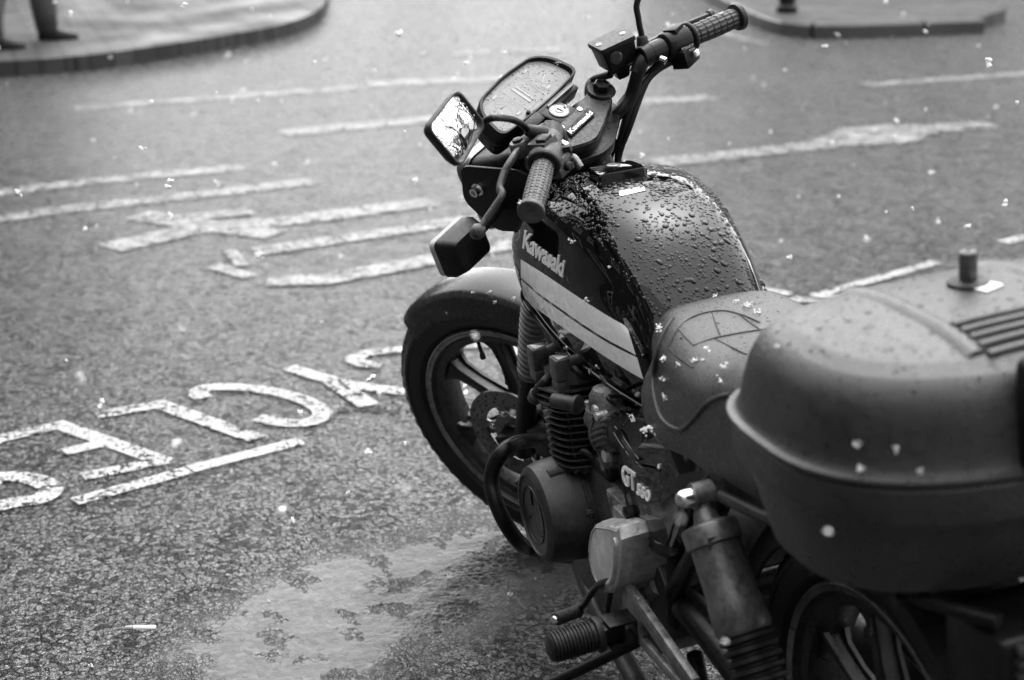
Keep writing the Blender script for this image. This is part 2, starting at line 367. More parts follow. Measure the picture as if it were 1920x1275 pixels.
# pavement with kerb stones
KH = .105
KL = [(8.9, 30), (8.9, 8), (8.93, 3), (9.0, .95), (9.1, .35), (9.4, -.15), (9.89, -.77), (10.42, -1.3), (11.13, -1.7), (12.14, -2.03), (14, -2.4), (20, -3), (34, -4)]
def slab(name, edge, close, mat='paving'):
    E_ = catmull([V((p[0], p[1], 0)) for p in edge], 6); inn = []
    for i, p in enumerate(E_):
        t = (E_[min(i+1, len(E_)-1)]-E_[max(i-1, 0)]).normalized(); inn.append(p+V((-t.y, t.x, 0))*.13)
    P = [V((p.x, p.y, 0)) for p in inn]+[V((a, b, 0)) for a, b in close]
    o = MB().prism([p+V((0, 0, -.05)) for p in P], (0, 0, 1), KH+.05-.004).build(name, mat, smooth=False); tag(o, kind='structure')
    # stones: every one 0.9 m
    L = [0]
    for a, b in zip(E_[:-1], E_[1:]): L.append(L[-1]+(b-a).length)
    def at(s, arr):
        s = min(max(s, 0), L[-1]-1e-4); i = max(j for j in range(len(L)) if L[j] <= s); t = (s-L[i])/(L[i+1]-L[i]); return arr[i].lerp(arr[i+1], t)
    mb = MB(); s = 0
    while s < min(L[-1]-.1, 26):
        e = min(s+.9, L[-1]); rs = []
        for k in range(4):
            q = s+.014+(e-s-.028)*k/3; a = at(q, E_); b = at(q, inn)
            rs.append([V((a.x, a.y, -.04)), V((a.x, a.y, KH-.014)), a.lerp(b, .1)+V((0, 0, KH)), V((b.x, b.y, KH)), V((b.x, b.y, -.04))])
        mb.rings(rs); s = e
    k = mb.build(name+'_kerb', 'kerb', ang=20); tag(k, kind='structure')
slab('pavement', KL, [(40, -4), (40, 30)])
slab('traffic_island', [(17, -6.6), (13.5, -5.75), (11.94, -5.33), (10.51, -4.97), (9.63, -4.78), (9.22, -4.84), (9.07, -5.2), (9.0, -6.3)], [(9.6, -6.9), (17, -8)])

def building(name, label, x0, y0, x1, y1, h, mat, face, nfl, nw, roofh=2.2):
    """a terrace block; face: which side carries doors and windows ('x-', 'y+', 'y-', 'x+')"""
    root = empty(name, ((x0+x1)/2, (y0+y1)/2, KH)); tag(root, label, 'building')
    def loc(mb, nm, mt, par, **k):
        mb.v = [p-root.location for p in mb.v]; return mb.build(nm, mt, par, **k)
    wall = loc(MB().box(((x0+x1)/2, (y0+y1)/2, KH+h/2), (x1-x0, y1-y0, h)), 'wall', mat, root)
    rf = MB(); o = .35
    if face[0] == 'x':
        xm = (x0+x1)/2; rf.rings([[V((x0-o, y, h)), V((xm, y, h+roofh)), V((x1+o, y, h)), V((x1+o, y, h-.18)), V((x0-o, y, h-.18))] for y in (y0-.1, y1+.1)])
    else:
        ym = (y0+y1)/2; rf.rings([[V((x, y0-o, h)), V((x, ym, h+roofh)), V((x, y1+o, h)), V((x, y1+o, h-.18)), V((x, y0-o, h-.18))] for x in (x0-.1, x1+.1)])
    rf.v = [p+V((0, 0, KH+.19)) for p in rf.v]; roof = loc(rf, 'roof', 'slate', root)
    loc(MB().box(((x0+x1)/2, (y0+y1)/2, h+roofh+.3), (.7, .7, 1.6)), 'chimney', mat, roof)
    L = (y1-y0) if face[0] == 'x' else (x1-x0); fh = h/nfl
    for fl in range(nfl):
        for i in range(nw):
            u = (i+.5)/nw*L; z = KH+fl*fh+fh*.52; hw, hh = .55, fh*.26
            dr = fl == 0 and i % 3 == 1
            if dr: z, hh = KH+1.05, 1.04
            def pos(du, dz, out):
                if face == 'x-': return (x0-out, y0+u+du, z+dz)
                if face == 'x+': return (x1+out, y0+u+du, z+dz)
                if face == 'y+': return (x0+u+du, y1+out, z+dz)
                return (x0+u+du, y0-out, z+dz)
            def sz(a, b, t): return (t, a, b) if face[0] == 'x' else (a, t, b)
            if dr:
                d = loc(MB().box(pos(0, 0, .03), sz(1.0, 2*hh, .1)), 'door', 'cloth', root); loc(MB().box(pos(.4, 0, .11), sz(.04, .14, .04)), 'handle', 'chrome', d); continue
            wn = loc(MB().box(pos(0, 0, .012), sz(2*hw, 2*hh, .06)), 'window', 'glassy', root)
            fr = MB()
            for a in (-1, 1): fr.box(pos(a*(hw-.03), 0, .05), sz(.07, 2*hh, .06)); fr.box(pos(0, a*(hh-.035), .052), sz(2*hw-.15, .07, .06))
            fr.box(pos(0, 0, .047), sz(2*hw-.15, .05, .05)); loc(fr, 'frame', 'white', wn)
            loc(MB().box(pos(0, -hh-.06, .07), sz(2*hw+.2, .1, .2)), 'sill', 'stone', wn)
    return root
M['brick'] = paving_mat('brickwork', .07, (4.5, 4.5), .02); M['render'] = worn('pale_render', .25, .7, dirt=.15, dscale=.8); M['paler'] = worn('cream_render', .5, .7, dirt=.15, dscale=.8); M['slate'] = worn('roof_slate', .05, .4, dirt=.4, dscale=3); M['stone'] = worn('window_stone', .35, .6, dirt=.2, dscale=3)
building('terraced_house', 'brick terraced house beyond the far pavement on the left', 21, -.5, 29, 24, 6.5, 'brick', 'x-', 2, 8)
building('corner_shop', 'rendered corner building across the junction on the right', 20, -30, 29, -12, 7.0, 'render', 'x-', 2, 7)
building('town_house', 'low pale town house facing the side of the bike', -8, -25, 9, -17, 5.2, 'paler', 'y+', 2, 5)
building('left_sky_blocker', 'unseen brick block added on the near left to darken reflections in the bike', -7, 9, 12, 18, 8.5, 'brick', 'y-', 3, 8)  # out of view, added to darken what the bike's left side reflects
def bare_tree(x, y, h):
    root = empty('street_tree', (x, y, 0)); tag(root, 'bare winter tree beside the road', 'tree'); rg = random.Random(3)
    tr = MB().tube([V((0, 0, -.1)), V((.05, .02, h*.2)), V((0, -.05, h*.38))], lambda t: .16-.05*t, 12); lim = MB()
    def br(p, d, L, r, n):
        q = p+d*L*.5+V((rg.gauss(0, .05), rg.gauss(0, .05), .02)); e = p+d*L
        lim.tube([p, q, e], lambda t: r*(1-.4*t), 6 if r < .03 else 9, smooth=3)
        if n:
            for _ in range(3 if n > 1 else 4):
                dd = (d+V((rg.gauss(0, .55), rg.gauss(0, .55), rg.gauss(.12, .4)))).normalized(); br(p.lerp(e, rg.uniform(.55, 1)), dd, L*rg.uniform(.55, .8), r*.55, n-1)
    for k in range(6):
        a = k*1.05; br(V((0, -.05, h*(.28+.02*k))), V((math.cos(a), math.sin(a), 1.1)).normalized(), h*.26, .07, 4)
    tr.build('trunk', 'cloth', root); lim.build('crown', 'cloth', root)
bare_tree(.9, -8.5, 6.0)
building('far_sky_blocker', 'unseen long pale block added at the far end of the road to shut off low sky', 40, -24, 46, 2, 2.6, 'paler', 'x-', 1, 9, .7)  # out of view, added to block the bright low sky ahead
building('warehouse', 'pale rendered building standing behind the parked bike', -14, -8, -8, 12, 6.0, 'render', 'x+', 2, 7)

# bollard on the island
bp_ = G(1475, 22, KH); t = empty('bollard', (bp_.x, bp_.y, KH)); tag(t, 'dark round bollard standing on the far traffic island', 'bollard')
MB().lathe((0, 0, -.02), (0, 0, 1), [(0, .085), (.06, .085), (.08, .068), (.85, .06), (.88, .075), (.93, .075), (.96, .055), (1.0, .03), (1.01, .004)], 24).build('post', 'satin', t)
MB().torus((0, 0, .72), (0, 0, 1), .064, .008, 24, 8).build('band', 'white', t)

# person: only the shins and shoes are in the frame
def person():
    root = empty('person', (10.35, .62, KH)); tag(root, 'person in dark trousers and coat walking on the wet pavement', 'person')
    # local: walks towards -y; x is depth
    f1 = G(93, 74, KH)-root.location; f2 = G(-8, 92, KH)-root.location
    H = V((0, (f1.y+f2.y)/2+.02, .93))
    def ch(pts, rad):
        return pts, rad
    vs = []; es = []; rd = []
    def chain(pts, rads, start=None):
        prev = start
        for p, r in zip(pts, rads):
            vs.append(tuple(p)); rd.append(r); i = len(vs)-1
            if prev is not None: es.append((prev, i))
            prev = i
        return prev
    pel = chain([H], [.13]); sp = chain([H+V((0, -.01, .2)), H+V((0, -.02, .38)), H+V((0, -.02, .5))], [.125, .14, .1], pel)
    nk = chain([H+V((0, -.03, .58)), H+V((0, -.04, .65)), H+V((0, -.05, .73)), H+V((0, -.05, .8))], [.055, .075, .085, .06], sp)
    for s, f, kn in ((1, f1, -.06), (-1, f2, .02)):
        a = f+V((0, .0, .09)); k = (H+a)/2+V((0, kn, .02)); hip = H+V((.08*s, 0, -.06))
        chain([hip, k, a+V((0, .01, .12)), a+V((0, .01, 0))], [.09, .062, .05, .042], pel)
    for s, sw in ((1, .22), (-1, -.2)):
        sh = H+V((.19*s, -.02, .47)); el = sh+V((.04*s, sw*.5, -.29)); wr = el+V((0, sw*.5-.06, -.24))
        chain([sh, el, wr, wr+V((0, -.02, -.06))], [.058, .042, .03, .03], sp)
        root['_h%d' % s] = 0; del root['_h%d' % s]
        for q in range(4): fb = wr+V((0, -.04+.022*q, -.07)); chain([fb, fb+V((-.008*s, -.006, -.045)), fb+V((-.022*s, -.004, -.078+.006*abs(q-1.5)))], [.01, .009, .008], len(vs)-1-3*q)
        chain([wr+V((-.01*s, -.045, -.05)), wr+V((-.016*s, -.06, -.085))], [.011, .009], len(vs)-12)
    me = bpy.data.meshes.new('body'); me.from_pydata(vs, es, []); o = bpy.data.objects.new('body', me); COL.objects.link(o); o.parent = root
    md = o.modifiers.new('skin', 'SKIN'); sv = me.skin_vertices[0].data
    for i, r in enumerate(rd): sv[i].radius = (r, r); sv[i].use_root = (i == 0)
    md.use_smooth_shade = True
    md = o.modifiers.new('s', 'SUBSURF'); md.levels = md.render_levels = 2; me.materials.append(M['skin'])
    # trousers, coat, shoes, hair
    for f, kn in ((f1, -.06), (f2, .02)):
        a = f+V((0, .01, .06)); k = (H+a)/2+V((0, kn, .02)); MB().tube([H+V((0, 0, -.02)), k, a+V((0, .01, .14)), a], lambda t: .115-.045*t, n=20).build('trouser_leg', 'cloth', root)
        d = -1
        rs = []
        for t, wd, hh in ((-.08, .028, .05), (-.05, .04, .085), (0, .043, .1), (.06, .045, .075), (.12, .05, .055), (.17, .045, .045), (.2, .02, .03)):
            c = f+V((0, d*t, 0)); rs.append([c+V((wd*math.cos(q), 0, .004+hh*max(0, math.sin(q)) if math.sin(q) > 0 else .0)) for q in [2*PI*j/16 for j in range(16)]])
        MB().rings(rs).build('shoe', 'satin', root, sub=1)
    rs = []
    for z, a, b in ((-.32, .2, .19), (-.1, .19, .16), (.12, .165, .13), (.35, .2, .14), (.48, .19, .12), (.54, .08, .075)):
        rs.append([H+V((a*math.cos(q), -.01+b*math.sin(q), z)) for q in [2*PI*j/24 for j in range(24)]])
    MB().rings(rs).build('coat', 'cloth', root, sub=1)
    for s, sw in ((1, .22), (-1, -.2)):
        sh = H+V((.18*s, -.02, .48)); el = sh+V((.045*s, sw*.5, -.3)); wr = el+V((0, sw*.5-.06, -.22)); MB().tube([sh, el, wr], lambda t: .068-.02*t, n=16).build('sleeve', 'cloth', root)
    MB().rings([[H+V((.001+r*math.cos(q), -.05+r*1.1*math.sin(q)+.02, z)) for q in [2*PI*j/20 for j in range(20)]] for z, r in ((.73, .092), (.79, .1), (.85, .08), (.89, .03))]).build('hair', 'cloth', root, sub=1)
    fc = MB()
    fc.lathe(H+V((0, -.135, .75)), (0, -1, -.3), [(0, .016), (.022, .01), (.028, .002)], 10)
    for s in (-1, 1): fc.torus(H+V((.088*s, -.05, .755)), (1, 0, 0), .018, .007, 14, 6)
    fc.build('nose_and_ears', 'skin', root)
    for s in (-1, 1): MB().lathe(H+V((.032*s, -.125, .775)), (0, -1, 0), [(0, .013), (.01, .009), (.013, .002)], 10).build('eye', 'white', root)
    MB().tube([H+V((-.025, -.128, .71)), H+V((0, -.138, .707)), H+V((.025, -.128, .71))], .006, 8).build('mouth', 'cloth', root)
    # bag
    b = empty('shoulder_bag', root.location+V((-.05, .17, .34))); tag(b, 'dark bag hanging low beside the walking person', 'bag')
    MB().box((0, 0, .17), (.12, .34, .3)).build('bag_body', 'cloth', b, bevel=.03, seg=3); MB().tube([(0, -.15, .3), (0, -.1, .75), (0, .1, .75), (0, .15, .3)], .01).build('strap', 'cloth', b)
person()
# litter on the road
p = G(272, 1184); t = empty('cigarette_end', (p.x, p.y, .009), (0, 0, R(72))); tag(t, 'crushed pale cigarette end lying on the wet asphalt near the front left', 'litter')
MB().tube([(-.022, 0, 0), (0, .001, .001), (.022, -.001, 0)], lambda t: .0042, 10, flat=.7).build('paper', 'white', t); MB().lathe((.023, 0, 0), (1, .1, 0), [(0, .0048), (.013, .0045), (.016, .002)], 10).build('filter', 'grey', t)
rd = MB()
for k in range(60):
    q = G(705+random.gauss(0, 30), 768+random.gauss(0, 5)); r = random.uniform(.003, .011)
    rd.lathe(q+V((0, 0, -.002)), (random.gauss(0, .2), random.gauss(0, .2), 1), [(0, r), (r*.3, r*.8), (r*.5, r*.3)], 7)
tag(rd.build('leaf_debris', 'cloth', smooth=False), kind='stuff')

# ================================================================== MOTORCYCLE
bike = empty('motorcycle', (0, 0, 0), (-LEAN, 0, 0))
tag(bike, 'wet black motorcycle with two silver tank stripes parked on its stand in the road', 'motorcycle')
AX = V((1.475, 0, .331)); DY = V((0, 1, 0))
# ---- wheels
TYRE = [(.250, -.036), (.262, -.047), (.282, -.053), (.300, -.052), (.313, -.044), (.323, -.031), (.3295, -.014), (.331, 0)]
def wheel_ring(prof, c, nseg=96, grooves=None):
    P = prof+[(r, -y) for r, y in prof[-2::-1]]+[(.243, .03), (.243, -.03)]
    rs = []
    for i in range(nseg):
        a = 2*PI*i/nseg; e = V((math.cos(a), 0, math.sin(a))); rs.append([c+e*r+DY*y for r, y in P])
    return MB().rings(rs, loop=True)
def make_wheel(c, st, sc=1., wide=1., nsp=7, ph=35, disc=True, letters=True, disc_r=.115):
    prof = [(r*sc, y*wide) for r, y in TYRE]; hubname = 'front_wheel' if st else 'rear_wheel'
    rp = [(.2515, -.041), (.2515, -.036), (.241, -.035), (.234, -.024), (.226, -.02), (.219, -.016), (.219, .016), (.226, .02), (.234, .024), (.241, .035), (.2515, .036), (.2515, .041), (.244, .043), (.236, .040), (.229, .0325), (.2125, .03), (.208, .012), (.208, -.012), (.2125, -.03), (.229, -.0325), (.236, -.040), (.244, -.043)]
    rs = []
    for i in range(120):
        a = 2*PI*i/120; e = V((math.cos(a), 0, math.sin(a))); rs.append([c+e*r*sc+DY*y*wide for r, y in rp])
    w_ = MB().rings(rs, loop=True)
    w_.lathe(c-DY*.062, DY, [(0, .03), (.002, .046), (.03, .048), (.045, .04), (.08, .04), (.094, .048), (.122, .046), (.124, .03)], 36)
    for k in range(nsp):
        a = R(ph)+2*PI*k/nsp; e = V((math.cos(a), 0, math.sin(a))); q = V((-math.sin(a), 0, math.cos(a))); L = []
        for t, wq, hy in ((.036, .026, .024), (.07, .017, .019), (.14, .0125, .0155), (.185, .0155, .0165), (.203, .026, .021), (.214*sc, .045, .025)):
            i_ = .55
            L.append([c+e*t*1.0+q*x+DY*y for x, y in ((-wq, -hy), (-wq, -hy*.6), (-wq*i_, -hy*.5), (-wq*i_, hy*.5), (-wq, hy*.6), (-wq, hy), (-wq*.8, hy*1.08), (-wq*.35, hy*.75), (wq*.35, hy*.75), (wq*.8, hy*1.08), (wq, hy), (wq, hy*.6), (wq*i_, hy*.5), (wq*i_, -hy*.5), (wq, -hy*.6), (wq, -hy))])
        w_.rings(L)
    wh = w_.build(hubname, 'wheelm', bike, st=st, ang=32)
    tb = wheel_ring(prof, c)
    # tread blocks: oblique grooves as raised ribs
    rb = []
    for k in range(56):
        for s in (-1, 1):
            a0 = 2*PI*(k+.25*(s > 0))/56
            pts = []
            for (r, y), da in zip(((.3165*sc, .0435*wide), (.3255*sc, .031*wide), (.3315*sc, .0165*wide), (.3325*sc, .006*wide)), (0, .03, .055, .065)):
                pts.append((r, y*s, a0+da))
            def pt(r, y, a): return c+V((math.cos(a), 0, math.sin(a)))*r+DY*y
            hw = .0275
            out = [pt(r, y, a-hw*(.8 if j else .6)) for j, (r, y, a) in enumerate(pts)]; out2 = [pt(r, y, a+hw*.75) for r, y, a in pts]
            n_ = len(out); vs = out+out2; vi = [c+(p-c)*.985 for p in vs]
            fs = [(j, j+1, n_+j+1, n_+j) for j in range(n_-1)]+[(j, j+1, j+1+2*n_, j+2*n_) for j in range(n_-1)]+[(n_+j, n_+j+1, n_+j+1+2*n_, n_+j+2*n_) for j in range(n_-1)]+[(0, n_, 3*n_, 2*n_), (n_-1, 2*n_-1, 4*n_-1, 3*n_-1)]
            tb.add(vs+vi, fs)
    # moulded rings on the sidewall
    for s in (-1, 1):
        tb.torus(c+DY*s*.0475*wide, DY, .264*sc, .0012, 96, 6); tb.torus(c+DY*s*.0535*wide, DY, .292*sc, .0011, 96, 6)
    if letters:
        def arc_text(txt, a0, da, hh, r0, sgn=1):
            for i, chh in enumerate(txt):
                if chh == ' ': continue
                a = a0-da*i*sgn; e = V((math.cos(a), 0, math.sin(a))); q = V((math.sin(a), 0, -math.cos(a)))*sgn
                y = .0528*wide; O = c+e*(r0)*sc+DY*y-q*hh*.42; text_quad(tb, chh, O, O+q*hh*.84, O+e*hh*sgn, .0012, .01, DY)
        arc_text('VENOM', R(243), -.078, .019, .287, -1)
        arc_text('TUBELESS', R(178), -.05, .009, .285, -1)
    tb.build('tyre', 'tyre', wh, st=st, ang=25)
    lip = MB()
    for s in (-1, 1): lip.torus(c+DY*s*.0425*wide, DY, .247*sc, .0028, 96, 8)
    for s in (-1, 1):
        lip.rings([[c+V((math.cos(2*PI*i/96), 0, math.sin(2*PI*i/96)))*r*sc+DY*y*s*wide for r, y in ((.2435, .0445), (.2365, .0418), (.2375, .0405), (.2435, .043))] for i in range(96)], loop=True)
    lip.build('rim_edge', 'rimlip', wh, st=st)
    va = c+V((math.cos(R(75)), 0, math.sin(R(75))))*.218*sc+DY*.012; vb = va-V((math.cos(R(75)), 0, math.sin(R(75))))*.034+DY*.014
    MB().tube([va, va.lerp(vb, .5)+DY*.002, vb], .0042, 12).lathe(vb, vb-va, [(0, .0058), (.002, .0062), (.012, .0062), (.014, .004)], 12).build('valve', 'rubber', wh, st=st)
    if disc:
        for s in (-1, 1):
            d = MB(); y = s*.0675; n = 64
            def ringr(r0, r1, t, dd):
                dd.rings([[c+V((math.cos(2*PI*i/n), 0, math.sin(2*PI*i/n)))*r+DY*(y+q) for r, q in ((r0, -t), (r1, -t), (r1, t), (r0, t))] for i in range(n)], loop=True)
            # the braking band with real drilled holes: sectors between hole rows
            K = 60
            def pnt(r, a, q): return c+V((math.cos(a), 0, math.sin(a)))*r+DY*(y+q)
            rr0, rr1 = .078, disc_r
            for k in range(K):
                a0, a1 = 2*PI*k/K, 2*PI*(k+1)/K; am = (a0+a1)/2
                hr = rr0+.008+(.0085*(k % 3)); hr = rr0+(.009, .018, .028)[k % 3]; hs = .0032
                for q in (-.0025, .0025):
                    outr = [pnt(rr0, a0, q), pnt(rr0, am, q), pnt(rr0, a1, q), pnt(hr, a1, q), pnt(rr1, a1, q), pnt(rr1, am, q), pnt(rr1, a0, q), pnt(hr, a0, q)]
                    inn = []
                    ctr = pnt(hr, am, q); e = V((math.cos(am), 0, math.sin(am))); tt = V((-math.sin(am), 0, math.cos(am)))
                    for u, v in ((-.7, -.7), (-1, 0), (-.7, .7), (0, 1), (.7, .7), (1, 0), (.7, -.7), (0, -1)): inn.append(ctr+(e*u+tt*v)*hs)
                    d.add(outr+inn, [(j, (j+1) % 8, 8+(j+1) % 8, 8+j) for j in range(8)])
            d.rings([[c+V((math.cos(2*PI*i/n), 0, math.sin(2*PI*i/n)))*r+DY*(y+q) for r, q in ((rr1, -.0025), (rr1, .0025), (rr1-.0006, .0025), (rr1-.0006, -.0025))] for i in range(n)], loop=True)
            ringr(.0745, .0785, .0022, d)
            for k in range(6):
                a = R(20)+2*PI*k/6; e = V((math.cos(a), 0, math.sin(a))); q = V((-math.sin(a), 0, math.cos(a))); L = []
                for t, wq in ((.05, .016), (.062, .009), (.072, .011), (.077, .022)): L.append([c+e*t+q*x+DY*(y+z) for x, z in ((-wq, -.002), (wq, -.002), (wq, .002), (-wq, .002))])
                d.rings(L)
            ringr(.03, .052, .0023, d)
            ds = d.build('brake_disc', 'disc', wh, st=st, ang=30)
            bt = MB()
            for k in range(6):
                a = R(20)+2*PI*k/6; e = V((math.cos(a), 0, math.sin(a))); p0 = c+e*.056+DY*(y+s*.0015)
                bt.lathe(p0, DY*s, [(0, .0075), (.0015, .0075), (.0016, .0055), (.006, .005), (.0061, .003), (.003, .0028)], 12)
            bt.build('disc_bolts', 'chrome', wh, st=st)
            MB().lathe(c+DY*s*.055, DY*s, [(0, .034), (.012, .034), (.016, .03), (.02, .0285), (.0201, .022), (.01, .021), (.009, .004)], 28).build('hub_cap', 'satin', wh, st=st)
    return wh
fw_ = make_wheel(AX, True)
rw_ = make_wheel(V((.05, 0, .331)), False, sc=.985, wide=1.15, ph=20, disc=False, letters=False)
# ---- front fender
rs = []
for i in range(49):
    a = R(52)+R(118)*i/48; e = V((math.cos(a), 0, math.sin(a))); k = min(1, min(i, 48-i)/3+.35) if i < 3 else 1
    rr = .358-.006*(1-k)
    pr = [(rr-.056, -.0645), (rr-.044, -.064), (rr-.012, -.056), (rr-.003, -.0475), (rr+.0005, -.040), (rr+.003, 0)]
    pr = pr+[(r, -y) for r, y in pr[-2::-1]]; th = .0028
    inn = [(r-th*1.3, y*.95) for r, y in pr][::-1]
    rs.append([AX+e*(r-.008)+DY*y for r, y in pr+inn])
fd = MB().rings(rs).build('front_fender', 'fender', bike, st=True, ang=24)
rs = []
for i in range(49):
    a = R(52.3)+R(117.4)*i/48; e = V((math.cos(a), 0, math.sin(a)))
    rs.append([AX+e*r+DY*y for r, y in ((.3565, -.03), (.3568, .03), (.3545, .03), (.3545, -.03))])
# ---- fork
def legp(z, s): return V((1.415-.4986*(z-.376), s*.088, z))
for s in (1, -1):
    lg = MB()
    a, b = legp(.30, s), legp(.66, s); d = (b-a).normalized()
    lg.lathe(a, d, [(0, .016), (.004, .021), (.05, .0225), (.2, .0225), (.25, .0235), (.29, .025), (.3, .025)], 28)
    lg.box(V((1.452, s*.088, .331)), (.085, .034, .05), Matrix.Rotation(RAKE*.4, 3, 'Y')); lg.cyl(AX+DY*s*.07, AX+DY*s*.118, .012)
    leg = lg.build('fork_leg', 'satin', bike, st=True)
    MB().lathe(legp(.62, s), d, [(0, .019), (.42, .019), (.425, .014)], 24).build('fork_tube', 'chrome', leg, st=True)
    pr = [(0, .026), (.008, .027)]; n = 15
    for k in range(n):
        t = .008+k*.0148; q = .0295+.0035*min(1, k/8); pr += [(t+.001, q-.0075), (t+.0045, q), (t+.0095, q), (t+.0135, q-.0075)]
    pr += [(.236, .03), (.245, .028), (.25, .021)]
    MB().lathe(legp(.515, s), d, pr, 32).build('gaiter', 'gaiter', leg, st=True, ang=30)
    cb = MB(); cc = AX+V((-.115, s*.083, .0)); cb.box(cc+V((0, 0, .012)), (.055, .052, .095), Matrix.Rotation(R(15), 3, 'Y')); cb.lathe(cc+V((0, s*.02, .012)), DY*s, [(0, .022), (.016, .022), (.02, .018)], 20)
    cb.box(cc+V((.04, 0, .03)), (.05, .02, .05)); cb.build('brake_caliper', 'cast', leg, st=True, bevel=.006)
    # hose to the caliper
    MB().tube([cc+V((0, 0, .06)), legp(.5, s)+V((-.05, .01*s, 0)), legp(.7, s)+V((-.05, 0, 0)), legp(.9, s)+V((.05, -.03*s, 0))], .0055).build('brake_hose', 'rubber', leg, st=True)
# yokes
def yoke(z, x0, th, nm):
    c = V((1.58-.4986*z, 0, z)); f = V((math.cos(RAKE), 0, math.sin(RAKE)))
    O = [c+f*a+DY*b for a, b in ((.075, .06), (.07, .11), (.03, .128), (-.005, .115), (-.03, .05), (-.045, .02), (-.045, -.02), (-.03, -.05), (-.005, -.115), (.03, -.128), (.07, -.11), (.075, -.06))]
    return MB().prism(rounded([p-SD*th/2 for p in O], .02), SD, th).build(nm, 'satin', bike, st=True, bevel=.003)
yoke(.80, 0, .035, 'lower_yoke'); yoke(.985, 0, .025, 'upper_yoke')
# ---- handlebar cover with the maker's plate
CC = V((1.085, -.088, 1.042))
def cv(px, py, off=0): return BP(px, py, CC+SD*off, SD, 1)
cov = [cv(*p, -.004) for p in ((1100, 173), (1124, 158), (1146, 170), (1149, 190), (1140, 208), (1133, 232), (1119, 259), (1103, 268), (1066, 279), (1038, 274), (1028, 255), (1045, 235), (1072, 214), (1088, 193))]
c_ = MB(); cm = sum(cov, V())/len(cov); up = rounded(cov, .008, 3)
c_.rings([[p-SD*.034+(cm-p)*.1 for p in up], [p-SD*.02 for p in up], [p-SD*.004 for p in up], [p+(cm-p)*.05 for p in up]])
cover = c_.build('handlebar_cover', 'satin', bike, st=True, ang=28)
pl = [cv(*p) for p in ((1060, 247), (1071, 255), (1116, 213), (1101, 203))]
MB().prism([p-SD*.001 for p in pl], SD, .0022).build('badge_plate', 'line', cover, st=True)
tb_ = MB(); text_quad(tb_, 'Kawasaki', cv(1071, 251.5, .0014), cv(1112.5, 213.5, .0014), cv(1063.5, 246, .0014), .0014, .02, SD)
tb_.build('lettering', 'white', cover, st=True)
for q in ((1087, 205), (1053, 239)):
    p = cv(*q, -.004); MB().lathe(p, SD, [(0, .005), (.0015, .0055), (.0025, .004), (.0026, .002)], 14).build('cover_screw', 'chrome', cover, st=True)
for q in ((1127, 172), (1031, 250)):
    p = cv(*q, -.005); t = MB(); t.lathe(p, SD, [(0, .026), (.003, .027), (.006, .025), (.0062, .019)], 32)
    t.lathe(p, SD, [(.004, .0155), (.018, .0155), (.02, .0135), (.0201, .011), (.016, .009)], 6); t.build('fork_top_bolt', 'satin', cover, st=True, ang=25)
# ignition lock
lp = BP(1049, 208, (1.14, 0, 1.06), SD, 1); lk = MB(); lk.box(lp-SD*.016, (.052, .056, .03), Matrix.Rotation(-RAKE, 3, 'Y'))
lock = lk.build('ignition_lock', 'satin', bike, st=True, bevel=.005)
l2 = MB(); l2.torus(lp, SD, .0175, .0022, 32, 8); l2.lathe(lp, SD, [(-.002, .0165), (.0015, .0165), (.002, .014), (.002, .009), (.003, .008), (.0031, .001)], 28); l2.build('key_barrel', 'disc', lock, st=True)
MB().box(lp+SD*.0035, (.012, .0022, .001), Matrix.Rotation(-RAKE, 3, 'Y')).build('key_slot', 'line', lock, st=True)
# ---- instrument cluster: face tilted 50 degrees
n50 = V((-math.cos(R(50)), 0, math.sin(R(50)))); u50 = V((math.sin(R(50)), 0, math.cos(R(50))))    # u50: up the face
IC = V((1.192, -.004, 1.09))
def ic(a, b, d=0): return IC+u50*a-DY*b+n50*d       # a up, b right, d out of the face
outl = rounded([ic(.047, -.088), ic(.054, 0), ic(.047, .088), ic(.02, .118), (ic(-.036, .132)), ic(-.042, .04), ic(-.042, -.04), ic(-.036, -.132), ic(.02, -.118)], .022, 5)
oc = sum(outl, V())/len(outl)
def scl(k, d): return [oc+(p-oc)*k+n50*d for p in outl]
def band(A, k0, k1, d0, d1): pass
b_ = MB().rings([scl(.6, -.075)]+[scl(.86, -.066), scl(.97, -.05), scl(1.0, -.028), scl(.985, -.026), scl(.985, -.022), scl(1.0, -.02), scl(1.0, 0), scl(.985, .004), scl(.93, .004), scl(.905, -.001), scl(.90, -.008)], cap=True)
ins = b_.build('instrument_panel', 'plastic', bike, st=True, ang=30)
MB().rings([scl(.9, -.007), scl(.9, -.004)]).build('dial_face', 'dial', ins, st=True)
dm = MB()
def stroke_face(a0, b0, a1, b1, w_=.0008, d=-.0032, mb=None):
    p, q = ic(a0, b0, d), ic(a1, b1, d); t = (q-p).normalized(); nn = t.cross(n50)*w_; (mb or dm).add([p+nn, p-nn, q-nn, q+nn], [(0, 1, 2, 3)])
for cb_, rad in ((-.072, .036), (.072, .036)):
    for k in range(25):
        th = R(215-10.4*k); L = .006 if k % 3 == 0 else .003
        ca, cb2 = .003, cb_; stroke_face(ca+math.sin(th)*rad*.95, cb2+math.cos(th)*rad, ca+math.sin(th)*(rad-L)*.95, cb2+math.cos(th)*(rad-L), .0006)
    for rr2, k0, k1 in ((.021, 0, 36), (.0385, 3, 33)):
        for k in range(k0, k1):
            t0, t1 = R(-90+10*k), R(-80+10*k); stroke_face(.003+math.sin(t0)*rr2, cb_+math.cos(t0)*rr2, .003+math.sin(t1)*rr2, cb_+math.cos(t1)*rr2, .00035)
    stroke_face(.003, cb_, .003-.02*(1 if cb_ < 0 else .4), cb_-.022, .0011)
    for q in range(4): stroke_face(.012, cb_-.008+q*.005, .0165, cb_-.008+q*.005, .0009)
